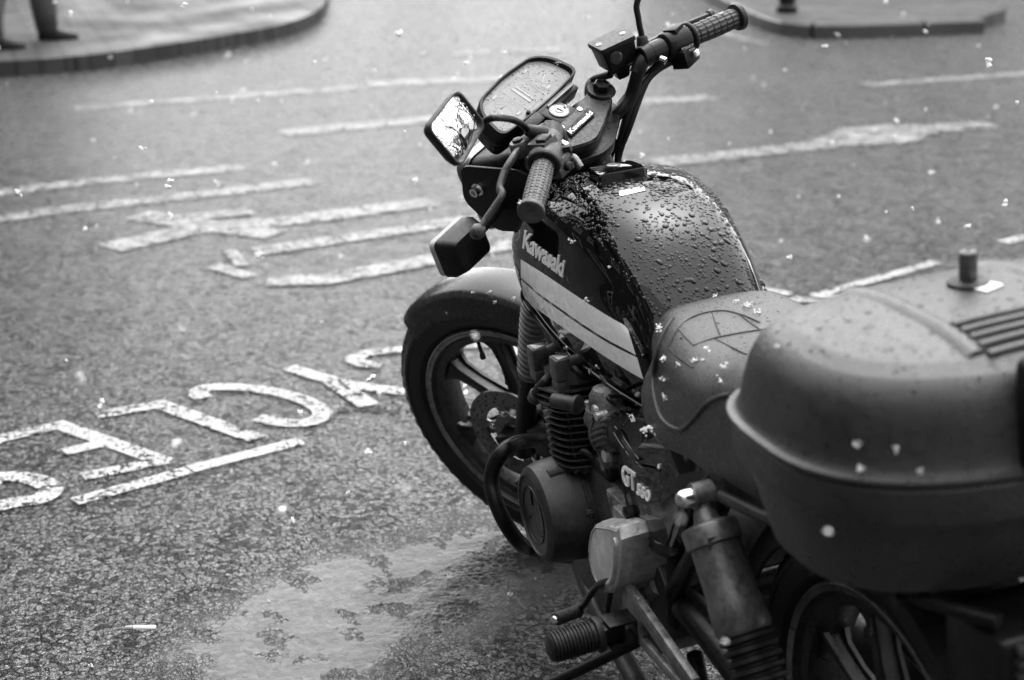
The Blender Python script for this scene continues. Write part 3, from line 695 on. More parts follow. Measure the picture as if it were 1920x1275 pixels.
for b0 in (-.029, .029): stroke_face(-.026, b0, .036, b0, .0004)
for a0 in (-.026, .036): stroke_face(a0, -.029, a0, .029, .0004)
stroke_face(-.018, -.008, .024, -.008, .0026); stroke_face(-.018, .002, .024, .002, .0016)
for a0, b0 in ((.033, -.052), (.033, .05), (-.02, .05), (-.02, -.05)): stroke_face(a0, b0-.006, a0, b0+.006, .0022)
for k in range(4): MB
dm.build('dial_markings', 'grey', ins, st=True, smooth=False)
MB().lathe(ic(-.032, -.037, -.004), n50, [(0, .004), (.006, .0038), (.007, .002)], 12).build('reset_knob', 'rubber', ins, st=True)
wl = MB(); wl.box(ic(-.052, .02, -.012), (.02, .14, .03), Matrix.Rotation(R(-40), 3, 'Y')); wl.box(ic(-.054, -.055, -.006), (.022, .045, .03), Matrix.Rotation(R(-40), 3, 'Y')); wl.build('warning_light_strip', 'plastic', ins, st=True, bevel=.003)
MB().box(ic(-.052, .035, .0045), (.004, .085, .014), Matrix.Rotation(R(-40), 3, 'Y')).build('warning_lens', 'dial', ins, st=True)
# ---- headlight
HC = V((1.30, 0, .93)); hf = V((math.cos(R(8)), 0, -math.sin(R(8)))); hu = V((math.sin(R(8)), 0, math.cos(R(8))))
ho = rounded([HC+hu*.072+DY*.1, HC+hu*.072-DY*.1, HC-hu*.072-DY*.1, HC-hu*.072+DY*.1], .03, 6)
def hs(k, d): return [HC+(p-HC)*k+hf*d for p in ho]
hl = MB().rings([hs(.45, -.12), hs(.75, -.11), hs(.92, -.07), hs(.97, -.0)]).build('headlight', 'satin', bike, st=True, ang=30)
MB().rings([hs(1.0, -.012), hs(1.05, -.008), hs(1.06, .01), hs(1.0, .02), hs(.93, .018), hs(.93, .005)], cap=False).build('headlight_rim', 'disc', hl, st=True)
MB().rings([hs(.94, .004), hs(.93, .012), hs(.6, .02)]).build('lens', 'glassy', hl, st=True)
for s in (1, -1):
    O = [V((1.30, s*.106, 1.005)), V((1.325, s*.106, .93)), V((1.27, s*.106, .865)), V((1.15, s*.1, .86)), V((1.10, s*.1, .94)), V((1.17, s*.1, .99))]
    MB().prism(rounded([p+DY*s*0 for p in O], .02), DY*s, .006).build('headlight_bracket', 'satin', hl, st=True, bevel=.0015)
    p = V((1.279, s*.11, .955)) if s > 0 else V((1.279, s*.11, .955))
    MB().lathe(p, DY*s, [(0, .0125), (.003, .013), (.0031, .009), (.016, .009), (.0162, .0045), (.008, .0042)], 20).build('bracket_bolt', 'chrome', hl, st=True)
# wiring and cables behind the headlight
for i, L in enumerate((((1.15, .04, .98), (1.2, .06, .9), (1.12, .05, .82), (1.06, .06, .76)), ((1.02, .2, 1.08), (1.1, .14, 1.0), (1.2, .06, .93), (1.1, .05, .84)),
        ((1.02, -.2, 1.05), (1.12, -.14, .97), (1.12, -.08, .86), (1.05, -.08, .74)), ((1.0, .21, 1.06), (1.06, .12, .99), (1.17, .1, .9), (1.12, .07, .8)), ((1.18, 0, 1.02), (1.2, .02, .93), (1.14, 0, .84)))):
    MB().tube([V(p) for p in L], (.006, .0045, .0065, .0045, .009)[i]).build('control_cable', 'rubber', bike, st=True)
MB().box((1.14, .0, .90), (.09, .15, .1)).build('wiring_shroud', 'satin', bike, st=True, bevel=.02, seg=3)
# ---- indicators on stalks
for s in (1, -1):
    ix = V((1.272, s*.212, .893)); b0 = MB()
    o = rounded([V((0, .052, .038)), V((0, -.052, .038)), V((0, -.052, -.038)), V((0, .052, -.038))], .014, 4)
    def io(k, x, dz=0): return [ix+V((x, p.y*k, p.z*k+dz)) for p in o]
    b0.rings([io(.55, -.034), io(.8, -.03), io(1.0, -.008), io(1.0, .012)]); it = b0.build('front_indicator', 'plastic', bike, st=True, ang=30)
    MB().rings([io(.97, .012), io(.96, .026), io(.8, .034)]).build('indicator_lens', 'grey', it, st=True)
    MB().tube([ix+V((-.005, -s*.03, .0)), ix+V((-.02, -s*.08, .015)), V((1.25, s*.1, .92))], .011).build('indicator_stalk', 'rubber', it, st=True)
# ---- handlebars
HB = {1: [V((1.006, .175, 1.10)), V((.974, .262, 1.083)), V((.927, .375, 1.068))], -1: [V((1.037, -.175, 1.07)), V((1.001, -.262, 1.059)), V((.954, -.375, 1.046))]}
def hb(s, t):      # distance outwards from the inner end
    a, b, c = HB[s]; d = (c-a).normalized(); return a+d*t
for s in (1, -1):
    d = (HB[s][2]-HB[s][0]).normalized(); LL = (HB[s][2]-HB[s][0]).length
    q = HB[s][0]
    bar = MB().tube([hb(s, LL-.01), hb(s, .08), q, q+V((.012, -s*.03, -.02))], .0115, 16)
    # cast riser: block, then a flat curved arm down to the top of the fork leg
    bar.tube([q+V((.0, s*.012, .0)), q+V((.008, -s*.018, -.016)), q+V((.03, -s*.04, -.06)), V((1.085, s*.108, .99)), legp(.975, s)], lambda t: .019-.003*math.sin(t*PI), 14, flat=.75)
    bar.lathe(q-d*.012, d, [(0, .0165), (.002, .019), (.04, .019), (.042, .016)], 20)
    hbar = bar.build('handlebar', 'satin', bike, st=True)
    MB().lathe(q+d*.012+V((-.017, 0, -.012)), V((-1, 0, -.5)), [(0, .007), (.012, .007), (.0122, .004), (.006, .0035)], 16).build('clamp_bolt', 'chrome', hbar, st=True)
    # grip
    g0 = LL-.122; a = d.orthogonal().normalized(); b = d.cross(a); rs = []
    nn = 56
    def ringat(t, r, m): return [hb(s, t)+(a*math.cos(2*PI*k/nn)+b*math.sin(2*PI*k/nn))*(r+(m if k % 4 in (0, 1) else 0)) for k in range(nn)]
    rs.append(ringat(g0-.003, .0155, 0)); rs.append(ringat(g0-.001, .0165, 0))
    bulge = lambda u: .0172+.0013*math.sin(u*PI) if s > 0 else .0172+.0016*math.sin(u*PI)
    nb = 7
    for k in range(nb):
        t0 = g0+.004+k*.0152; r = bulge((k+.5)/nb)
        if s > 0: seq = ((0, -.0002, 0), (.0012, 0, .0011), (.0062, 0, .0011), (.0068, 0, 0), (.0075, 0, 0), (.0081, 0, .0011), (.0135, 0, .0011), (.0142, -.0002, 0))
        else: seq = ((0, 0, -.0), (.0008, .0002, .0014), (.0128, .0002, .0014), (.0136, 0, 0))
        for t, dr, m in seq: rs.append(ringat(t0+t, r+dr, m))
    rs.append(ringat(LL-.009, .0178, 0))
    gp_ = MB().rings(rs).lathe(hb(s, LL-.010), d, [(0, .018), (.002, .0215 if s > 0 else .0255), (.008, .0225 if s > 0 else .027), (.011, .022 if s > 0 else .0265), (.0125, .0195 if s > 0 else .024), (.0126, .004), (.0118, .002)], 36)
    gp_.build('grip', 'grip' if s > 0 else 'gripblack', hbar, st=True, ang=30)
# left: switchgear, perch, clutch lever, mirror
d = (HB[1][2]-HB[1][0]).normalized()
def fr(s, t, f, u):     # along bar, forward, up
    dd = (HB[s][2]-HB[s][0]).normalized(); F = (V((0, 0, 1)).cross(dd)*(1 if s < 0 else -1)).normalized(); F = F if F.x > 0 else -F; U = V((0, 0, 1)); return hb(s, t)+F*f+U*u
LLc = (HB[1][2]-HB[1][0]).length
sw = MB(); sw.lathe(hb(1, .045), d, [(0, .022), (.003, .026), (.022, .028), (.042, .0285), (.045, .026), (.0455, .0175)], 30)
sw.box(fr(1, .066, -.014, -.02), (.034, .04, .03)); sw.box(fr(1, .062, .0, .018), (.036, .036, .022))
swh = sw.build('left_switch_housing', 'weather', bike, st=True, bevel=.003)
s2 = MB(); s2.torus(fr(1, .089, 0, 0), d, .0235, .0045, 32, 10); s2.build('housing_collar', 'rubber', swh, st=True)
s3 = MB(); s3.box(fr(1, .066, -.006, .031), (.02, .022, .008)); s3.box(fr(1, .05, -.03, -.004), (.02, .012, .012), Matrix.Rotation(.4, 3, 'Z')); s3.lathe(fr(1, .07, -.028, -.022), V((-1, .1, .1)), [(0, .008), (.01, .0078), (.012, .006)], 16)
s3.build('switch_button', 'rubber', swh, st=True, bevel=.002)
s4 = MB(); s4.tube([fr(1, .052, -.03, -.018), fr(1, .056, -.042, -.02), fr(1, .07, -.052, -.03)], lambda t: .007-.001*t, 10, flat=.6); s4.build('choke_lever', 'disc', swh, st=True)
pc = MB(); pc.lathe(hb(1, .012), d, [(0, .018), (.002, .02), (.028, .02), (.03, .018)], 22)
piv = fr(1, .03, .052, .004)
pc.tube([fr(1, .02, .01, .006), fr(1, .022, .035, .008), piv], .014, 12, flat=.7); pc.lathe(piv-V((0, 0, .014)), (0, 0, 1), [(0, .014), (.003, .0165), (.022, .0165), (.026, .014)], 20)
pr_ = pc.build('clutch_perch', 'weather', bike, st=True)
MB().lathe(piv+V((0, 0, .0115)), (0, 0, 1), [(0, .0085), (.005, .0085), (.006, .006)], 6).build('pivot_bolt', 'satin', pr_, st=True)
lv = [piv, B(956, 305, 1, .27, 1), B(945, 325, 1, .29, 1), B(937, 352, 1, .315, 1), B(941, 366, 1, .33, 1), B(928, 386, 1, .345, 1), B(910, 412, 1, .365, 1), B(896, 434, 1, .385, 1)]
lm_ = MB().tube(lv, lambda t: .0105-.002*t, 14, smooth=8, flat=.62); lm_.lathe(lv[-1]-V((0, 0, 0)), V((0, 1, 0)), [(-.014, .002), (-.011, .009), (-.004, .0128), (.004, .0128), (.011, .009), (.014, .002)], 16)
lm_.build('clutch_lever', 'weather', bike, st=True, ang=60)
# mirrors
def mirror(c, n, outline, stem, boot, lever_side):
    O = outline; cc = sum(O, V())/4; o = rounded(O, .017, 6); n = V(n)
    def sc_(k, dd): return [cc+(p-cc)*k+n*dd for p in o]
    m_ = MB().rings([sc_(.5, -.024), sc_(.85, -.019), sc_(.99, -.008), sc_(1.0, .002), sc_(.985, .0045), sc_(.93, .0045), sc_(.915, .001), sc_(.91, -.006)]).build('mirror', 'rubber', bike, st=True, ang=40)
    dome = lambda k: [p+n*(.0012-(p-cc).length_squared/(2*.75)) for p in [cc+(q-cc)*k for q in o]]
    MB().rings([sc_(.915, -.008)]+[dome(k) for k in (.915, .8, .65, .5, .35, .2, .08)]).build('mirror_glass', 'mirror', m_, st=True, ang=70)
    MB().tube(stem, .0058, 14, smooth=8).build('mirror_stem', 'satin', m_, st=True)
    a, b = boot; MB().lathe(a, b-a, [(0, .007), (.003, .010), (.02, .0125), ((b-a).length*.8, .0145), ((b-a).length, .0135)], 20).build('stem_boot', 'rubber', m_, st=True)
yn, un = R(-6), R(13)
mn = V((-math.cos(un)*math.cos(yn), math.cos(un)*math.sin(yn), math.sin(un))); mc = V((.985, .42, 1.245))
MO = [BP(*p, mc, mn, 1) for p in ((855, 166), (909, 233), (861, 317), (797, 240))]
bt0, bt1 = B(985, 243, 1, .215, 1), fr(1, .022, .004, .012)
mirror(mc, mn, MO, [BP(896, 236, mc-mn*.012, mn, 1), BP(908, 228, mc-mn*.010, mn, 1), B(925, 221, 1, .33, 1), B(955, 223, 1, .27, 1), B(975, 231, 1, .235, 1), bt0.lerp(bt1, .15)], (bt0, bt1), 1)
rt0, rt1 = B(1203, 66, 1, -.205, 1), B(1208, 100, 1, -.2, 1)
MO2 = [V((p.x, -p.y, p.z-.03)) for p in MO]
mirror(None, V((mn.x, -mn.y, mn.z)), MO2, [rt0.lerp(rt1, .2), rt0, B(1197, 35, 1, -.212, 1), B(1196, 0, 1, -.225, 1), V((1.03, -.27, 1.19)), sum(MO2, V())/4+V((.02, .03, 0))], (rt0, rt1), -1)
# right: switchgear, master cylinder, brake lever
d = (HB[-1][2]-HB[-1][0]).normalized()
sw = MB(); sw.lathe(hb(-1, .04), d, [(0, .02), (.003, .026), (.016, .0265), (.05, .0275), (.053, .0255)], 30); sw.box(fr(-1, .072, .0, .024), (.028, .03, .014)); sw.box(fr(-1, .07, -.014, -.025), (.034, .045, .034))
sh_ = sw.build('right_switch_housing', 'satin', bike, st=True, bevel=.003)
MB().torus(hb(-1, .101), d, .024, .0042, 32, 10).build('throttle_flange', 'rubber', sh_, st=True)
MB().box(fr(-1, .085, -.033, -.022), (.006, .012, .011)).build('engine_stop_switch', 'white', sh_, st=True, bevel=.0015)
tm = MB(); o_ = fr(-1, .058, -.0318, -.008); ex_ = d
for r_, tx in enumerate(('START', 'OFF RUN')):
    O = o_-V((0, 0, .007*r_)); text_quad(tm, tx, O, O+d*.026, O+V((0, 0, .0045)), .0008, .01, V((-1, 0, 0)))
tm.build('switch_lettering', 'grey', sh_, st=True, smooth=False)
cb_ = MB(); cb_.lathe(hb(-1, .008), d, [(0, .0175), (.002, .0195), (.03, .0195), (.032, .0175)], 22)
clm = cb_.build('brake_perch', 'satin', bike, st=True)
for q in ((1207, 95), (1226, 122)): 
    p = B(*q, 1, -.2 if q[0] < 1210 else -.215, 1); MB().lathe(p+V((.006, 0, 0)), V((-1, .0, .25)), [(0, .0065), (.011, .0065), (.0112, .0036), (.006, .0034)], 14).build('perch_bolt', 'chrome', clm, st=True)
ZL = 1.112
lid = [B(*p, 2, ZL, 1) for p in ((1101, 82), (1162, 52), (1191, 67), (1128, 96))]
lc = sum(lid, V())/4; lo = rounded(lid, .006, 3)
def ls(k, z): return [V((lc.x+(p.x-lc.x)*k, lc.y+(p.y-lc.y)*k, z)) for p in lo]
mcy = MB().rings([ls(.3, ZL-.075), ls(.42, ZL-.06), ls(.55, ZL-.052), ls(.84, ZL-.046), ls(.95, ZL-.008)]); e = (lid[1]-lid[0]).normalized()
mcy.lathe(lc+V((-.01, 0, -.045))-e*.03, e, [(0, .012), (.003, .014), (.08, .014), (.083, .011)], 18)
mb_ = mcy.build('brake_reservoir', 'satin', bike, st=True)
MB().rings([ls(1.03, ZL-.007), ls(1.03, ZL-.001), ls(1.0, ZL+.001)]).build('reservoir_lid', 'plastic', mb_, st=True)
for k in (.14, .86): MB().lathe(lid[0].lerp(lid[1], k).lerp(lid[3].lerp(lid[2], k), .5)+V((0, 0, .001)), (0, 0, 1), [(0, .0055), (.0012, .0052), (.0013, .0025)], 14).build('lid_screw', 'chrome', mb_, st=True)
sg = (lid[3]+lid[2])/2+V((0, 0, -.02)); fn = (sg-lc); fn.z = 0
MB().lathe(lc+V((0, 0, -.024))+fn*.88+e*-.012, fn, [(0, .0125), (.003, .0125), (.004, .010), (.0035, .003)], 22).build('sight_glass', 'glassy', mb_, st=True)
MB().tube([lc+V((.01, .02, -.06)), B(1112, 150, 1, -.15, 1), B(1103, 168, 1, -.13, 1), B(1092, 190, 1, -.1, 1)-V((0, 0, .03)), legp(.86, -1)+V((.05, .03, 0))], .0075).build('brake_line', 'rubber', bike, st=True)
MB().tube([fr(-1, .03, .05, 0), fr(-1, .07, .07, -.004), fr(-1, .12, .075, -.002), fr(-1, .2, .062, .002)], lambda t: .0085-.001*t, 12, flat=.7).lathe(fr(-1, .2, .062, .002), d, [(-.01, .003), (-.005, .01), (.003, .011), (.009, .006)], 14).build('brake_lever', 'weather', bike, st=True)
for k, yy in enumerate((-.15, -.16)):
    MB().tube([fr(-1, .05, .0, -.03), fr(-1, .0, .01, -.045), V((1.075, -.12, .98-.02*k)), V((1.12, -.1, .88)), V((1.1, -.06, .78))], .007-.001*k).build('throttle_cable', 'rubber', bike, st=True)
# ---- fuel tank
#        x,    ws(widest), zs(widest), wc, zc(crease), zt(top), wb, zb(bottom)
TS = [(1.155, .132, .80, .098, .855, .875, .120, .725), (1.14, .145, .80, .118, .878, .905, .133, .708), (1.10, .152, .80, .130, .892, .926, .138, .697), (1.05, .155, .80, .137, .907, .944, .139, .690),
      (.98, .156, .80, .142, .921, .962, .142, .682), (.92, .156, .80, .1435, .922, .968, .143, .677), (.86, .154, .80, .139, .916, .967, .141, .673),
      (.80, .150, .795, .131, .905, .956, .137, .670), (.75, .145, .79, .122, .890, .940, .133, .667), (.70, .139, .785, .113, .868, .914, .128, .664),
      (.66, .132, .775, .107, .838, .882, .122, .662), (.625, .124, .755, .104, .795, .842, .116, .660), (.60, .117, .725, .102, .755, .803, .110, .660), (.585, .108, .70, .096, .72, .765, .102, .662)]
TSs = catmull([np.array(t) for t in TS], 6)
def tank_half(t):
    x, ws, zs, wc, zc, zt, wb, zb = t; D = zt-zc
    K = [(0, zt), (wc*.38, zt-.07*D), (wc*.68, zt-.28*D), (wc*.88, zt-.62*D), (wc*.975, zt-.9*D), (wc+.0015, zc-.004), (wc+.003+.2*(ws-wc), zc-.018), (wc+.55*(ws-wc), zc-.3*(zc-zs)-.012), (ws-.002, zs+.02), (ws, zs-.01), (ws-.3*(ws-wb), zs-.5*(zs-zb)), (wb, zb+.012), (wb-.008, zb), (wb-.05, zb-.006)]
    a = catmull([np.array(k) for k in K[:5]], 5)+catmull([np.array(k) for k in K[5:]], 4); return a
rs = []
for t in TSs:
    h_ = tank_half(t); x = float(t[0]); rs.append([V((x, float(-p[0]), float(p[1]))) for p in h_[::-1]]+[V((x, float(p[0]), float(p[1]))) for p in h_[1:]])
tk = MB().rings(rs)
tank = tk.build('fuel_tank', 'paint', bike, ang=24)
bvh = BVHTree.FromPolygons([tuple(v) for v in tk.v], tk.f)
def TH(px, py, off=0.0):
    o, d = bray(px, py); h = bvh.ray_cast(o, d)
    if h[0] is None: h = bvh.find_nearest(B(px, py, 1, .14))
    n = h[1]; n = n if n.dot(d) < 0 else -n
    return h[0]+n*off, n
def conform(mb, depth):
    for i, p in enumerate(mb.v):
        pass
def badge(mb, txt, px4, bv_th, d0, d1, bold, mir=False):
    vs, fs = text_mesh(txt, bold); xs = [v.x for v in vs]; ys = [v.y for v in vs]
    x0, x1, y0, y1 = min(xs), max(xs), min(ys), max(ys); O, X, Y = (V((a, b, 0)) for a, b in px4)
    top = []; bot = []
    for v in vs:
        q = O+(X-O)*((v.x-x0)/(x1-x0))+(Y-O)*((v.y-y0)/(y1-y0)); p, n = bv_th(q.x, q.y); top.append(p+n*d1); bot.append(p+n*d0)
    k = len(vs); cnt = set()
    for f in fs:
        for a, b in zip(f, f[1:]+f[:1]): cnt.add((a, b))
    mb.add(top+bot, list(fs)+[(a, b, b+k, a+k) for (a, b) in cnt if (b, a) not in cnt]); return mb
def film(poly, off, nu=26, nv=6):
    """a film on the tank: poly = 4 edge curves in order (top, bottom) as point lists of equal length"""
    top, bot = poly; mbx = []
    T_ = catmull([V((a, b, 0)) for a, b in top], 5); B_ = catmull([V((a, b, 0)) for a, b in bot], 5)
    rows = []
    for j in range(nv+1):
        rows.append([TH(*(T_[i].lerp(B_[i], j/nv)).xy, off)[0] for i in range(len(T_))])
    vs = [p for r in rows for p in r]; m = len(T_); fs = [(j*m+i, j*m+i+1, (j+1)*m+i+1, (j+1)*m+i) for j in range(nv) for i in range(m-1)]
    vm = [V((p.x, -p.y, p.z)) for p in vs]
    return MB().add(vs, fs), MB().add(vm, fs)
s1 = ([(977, 486), (1020, 513), (1060, 540), (1105, 570), (1145, 595), (1168, 608), (1177, 617), (1181, 628)], [(977, 520), (1015, 552), (1055, 581), (1100, 612), (1140, 637), (1168, 652), (1181, 659), (1193, 666)])
s2_ = ([(977, 523), (1014, 556), (1054, 585), (1098, 616), (1138, 641), (1166, 656), (1180, 663), (1195, 670)], [(982, 556), (1005, 577), (1045, 606), (1090, 637), (1130, 665), (1165, 687), (1190, 702), (1207, 711)])
for nm, poly in (('silver_stripe', s1), ('silver_stripe', s2_)):
    for m_ in film(poly, .0007): m_.build(nm, 'silver', tank, smooth=True, ang=60)
# badge: letters standing on a thin plate
bd = badge(MB(), 'Kawasaki', ((981, 465), (1056.5, 521), (985.5, 431)), TH, .0003, .0022, .03).build('tank_badge', 'letter', tank, ang=30)
# seam of the tank, under the stripes
for s in (1, -1):
    L = [V((float(t[0]), s*(float(t[6])+.0015), float(t[7])+.001)) for t in TSs[4:-2:3]]
    MB().tube(L, .0035, 8, smooth=2).build('tank_seam', 'paint', tank)
# filler cap and sticker
cz = TH(1158, 330)[0]; cpx = V((cz.x, cz.y, cz.z)); nrm = TH(1158, 330)[1]; nrm = V((nrm.x, 0, nrm.z)).normalized(); tx_ = V((nrm.z, 0, -nrm.x))
co_ = rounded([cpx+tx_*a+DY*b for a, b in ((.036, .040), (.036, -.040), (-.030, -.046), (-.030, .046))], .011, 4)
cc_ = sum(co_, V())/len(co_)
def cs(k, h): return [cc_+(p-cc_)*k+nrm*h for p in co_]
cap = MB().rings([cs(1.04, -.012), cs(1.05, -.002), cs(1.0, .001), cs(1.0, .012), cs(.95, .015), cs(.6, .0162)]).build('filler_cap', 'paint', tank, ang=35)
MB().lathe(cc_+nrm*.0150+tx_*.012, nrm, [(0, .0125), (.0022, .012), (.003, .009), (.002, .0085), (.0022, .001)], 24).build('cap_lock', 'disc', cap)
st_ = [TH(*p, .0009)[0] for p in ((1160, 360), (1207, 350), (1210, 358), (1163, 369))]
MB().prism(rounded(st_, .003), TH(1183, 359)[1], .0005).build('tank_sticker', 'white', tank, smooth=False)
# drops of rain standing on the tank: moulded into one water skin part
def drops(bv, sample, count, rmin, rmax, name, mat, par, nz=.25, asp=.5):
    mb = MB(); k = 0; tries = 0; placed = []
    while k < count and tries < count*8:
        tries += 1; o = sample(); h = bv.ray_cast(o, V((0, 0, -1)))
        if h[0] is None: continue
        n = h[1] if h[1].z > 0 else -h[1]
        if n.z < nz: continue
        if noise.noise(h[0]*14) < -.28 and random.random() < .8: continue
        r = min(rmax, rmin*math.exp(abs(random.gauss(0, .55))))
        if any((h[0]-q).length < (r+q_)*.92 for q, q_ in placed[-400:]): continue
        placed.append((h[0], r)); a = n.orthogonal().normalized(); b = n.cross(a); ph = random.random()*6; el = random.uniform(.75, 1.35)
        rr = [r*random.uniform(.82, 1.12) for _ in range(9)]
        def ringp(kk, hh): return [h[0]+(a*math.cos(ph+2*PI*j/9)*el+b*math.sin(ph+2*PI*j/9)/el)*rr[j]*kk+n*hh for j in range(9)]
        H = r*asp*.85; base_ = len(mb.v)
        mb.rings([ringp(1, -.0003), ringp(.93, H*.45), ringp(.62, H*.85)], cap=False); t0 = base_+18; mb.v.append(h[0]+n*H); mb.f += [(t0+j, t0+(j+1) % 9, len(mb.v)-1) for j in range(9)]; k += 1
    o = mb.build(name, mat, par, ang=80); o['kind'] = 'stuff'; return o
drops(bvh, lambda: V((random.uniform(.6, 1.1), random.uniform(-.145, .145), 1.2)), 3600, .0014, .0058, 'rain_drops', 'drop', tank, .5)

fcb = MB().rings([scl(.86, -.007), scl(.86, -.0036)])
fbv = BVHTree.FromPolygons([tuple(v) for v in fcb.v], fcb.f)
_b = MB.build
def _st(self, *a, **k): return _b(self, *a, **dict(k, st=True))
MB.build = _st
drops(fbv, lambda: V((random.uniform(1.14, 1.25), random.uniform(-.13, .13), 1.3)), 110, .0006, .002, 'rain_drops', 'glassy', ins, .4, .4)
MB.build = _b
# ---- seat
#      x,   w,   zt,  ze(edge), wb, zb
SS = [(.622, .055, .795, .775, .06, .74), (.605, .092, .822, .800, .098, .70), (.57, .116, .838, .812, .136, .662), (.52, .130, .838, .812, .150, .642), (.45, .140, .826, .802, .152, .632),
      (.38, .146, .822, .800, .148, .650), (.32, .148, .834, .812, .148, .660), (.26, .148, .858, .832, .147, .668), (.15, .146, .862, .836, .145, .68), (.02, .140, .860, .834, .14, .70), (-.06, .125, .855, .83, .125, .72)]
sss = catmull([np.array(t) for t in SS], 5); rs = []
for t in sss:
    x, wq, zt, ze, wb, zb = (float(q) for q in t)
    K = [(0, zt), (wq*.45, zt-.002), (wq*.75, zt-.008), (wq*.93, ze-.004), (wq, ze-.025), (wq+.002, ze-.055), (wb+.002, (ze+zb)/2-.02), (wb, zb+.02), (wb-.006, zb+.002), (wb-.03, zb)]
    a = catmull([np.array(k) for k in K], 3)
    rs.append([V((x, -p[0], p[1])) for p in a[::-1]]+[V((x, p[0], p[1])) for p in a[1:]])
sm_ = MB().rings(rs); seat = sm_.build('seat', 'vinyl', bike, ang=50)
sbvh = BVHTree.FromPolygons([tuple(v) for v in sm_.v], sm_.f)
def SH(px, py, off=0.):
    o, d = bray(px, py); h = sbvh.ray_cast(o, d)
    if h[0] is None: h = sbvh.find_nearest(B(px, py, 1, .13))
    n = h[1] if h[1].dot(d) < 0 else -h[1]; return h[0]+n*off
def seam(px, r, name, mat='rubber', par=seat, mir=False):
    P = [SH(a, b, r*.3) for a, b in px]; m = MB().tube(P, r, 8, smooth=5); m.build(name, mat, par)
seam([(1262, 597), (1245, 625), (1232, 665), (1226, 705), (1228, 740), (1237, 775), (1252, 795), (1272, 805), (1288, 798), (1305, 780), (1325, 757), (1350, 744), (1372, 740)], .0035, 'piping', 'vinyl')
seam([(1254, 652), (1268, 622), (1292, 598), (1325, 586), (1360, 583), (1395, 592), (1425, 605)], .0012, 'seat_stitching')
seam([(1254, 652), (1262, 662), (1285, 680), (1300, 690)], .0012, 'seat_stitching')
seam([(1300, 648), (1340, 634), (1390, 624), (1440, 617)], .0014, 'seat_stitching')
for a, b in (((1271, 616), (1300, 648)), ((1335, 586), (1352, 632)), ((1385, 589), (1425, 618)), ((1338, 634), (1400, 665))): seam([a, ((a[0]+b[0])/2-1, (a[1]+b[1])/2), b], .0010, 'seat_stitching')
drops(sbvh, lambda: V((random.uniform(.3, .6), random.uniform(-.13, .13), 1.2)), 260, .0009, .003, 'rain_drops', 'drop', seat, .6, .4)
# tail panel under the seat
rs = []
for x, y0, z0, z1 in ((.50, .126, .60, .70), (.42, .138, .625, .70), (.3, .145, .645, .70), (.15, .142, .665, .71), (0, .13, .69, .73), (-.14, .11, .71, .76)):
    rs.append([V((x, -y0, z1)), V((x, -y0-.004, (z0+z1)/2)), V((x, -y0+.01, z0)), V((x, y0-.01, z0)), V((x, y0+.004, (z0+z1)/2)), V((x, y0, z1))])
MB().rings(rs).build('tail_panel', 'satin', bike, ang=40)
# ---- side covers
sc_px = [(1205, 738), (1172, 760), (1152, 786), (1149, 806), (1157, 850), (1168, 895), (1180, 945), (1194, 1000), (1205, 1030), (1225, 1045), (1246, 1053), (1262, 1046), (1276, 1015), (1288, 975), (1298, 930), (1318, 890), (1304, 865), (1284, 838), (1262, 805), (1238, 770)]
A_ = [B(a, b, 1, .168) for a, b in sc_px]; cA = sum(A_, V())/len(A_)
def sdf(k, y): return [V((cA.x+(p.x-cA.x)*k, y, cA.z+(p.z-cA.z)*k)) for p in A_]
cr0, cr1 = B(1151, 806, 1, .168), B(1292, 925, 1, .168); cdn = V((-(cr1.z-cr0.z), 0, cr1.x-cr0.x)).normalized(); cdn = cdn if cdn.z > 0 else -cdn
def tilt(k, y): return [V((p.x, p.y-.55*max(0, (p-cr0).dot(cdn)), p.z)) for p in sdf(k, y)]
for s in (1, -1):
    m = MB(); 
    R4 = [tilt(.90, .12), tilt(1.0, .152), tilt(.97, .163), tilt(.90, .168), tilt(.86, .1665), tilt(.5, .170)]
    if s < 0: R4 = [[V((p.x, -p.y, p.z)) for p in r] for r in R4]
    m.rings(R4); sc = m.build('side_cover', 'paint', bike, ang=20)
    if s > 0:
        svb = BVHTree.FromPolygons([tuple(v) for v in m.v], m.f)
        def SC(px, py):
            o, d = bray(px, py); h = svb.ray_cast(o, d)
            return (h[0], DY) if h[0] is not None else (B(px, py, 1, .169), DY)
        bG = badge(MB(), 'GT', ((1168.5, 905), (1194, 923.5), (1166.5, 868)), SC, 0, .0022, .03)
        badge(bG, '550', ((1195, 926), (1219, 942), (1196, 905)), SC, 0, .0022, .03); bG.build('model_badge', 'letter', sc, ang=30)
        for L in ([(1151, 812), (1170, 842), (1190, 865), (1222, 886)], [(1153, 800), (1172, 826), (1198, 862)], [(1160, 870), (1180, 960), (1200, 995), (1245, 1022), (1262, 985), (1284, 920)]):
            MB().tube([B(a, b, 1, .168) for a, b in L], .0018, 8).build('moulded_line', 'paint', sc)
# ---- frame tubes
ft = MB()
for s in (1, -1):
    ft.tube([(1.06, s*.03, .83), (1.0, s*.05, .60), (.97, s*.09, .40), (.93, s*.11, .27), (.8, s*.12, .235), (.6, s*.13, .25), (.5, s*.135, .36), (.48, s*.135, .5), (.5, s*.12, .64)], .016, 14)
    ft.tube([(1.07, s*.03, .88), (.9, s*.07, .70), (.7, s*.08, .66), (.5, s*.1, .645), (.25, s*.12, .665), (-.05, s*.12, .70)], .015, 14)
    ft.tube([(.49, s*.14, .40), (.40, s*.145, .5), (.32, s*.145, .60), (.26, s*.145, .675)], .016, 14)
ft.lathe((1.58-.4986*.78, 0, .78), SD, [(0, .034), (.005, .036), (.2, .036), (.205, .034)], 24)
frame = ft.build('frame', 'satin', bike)
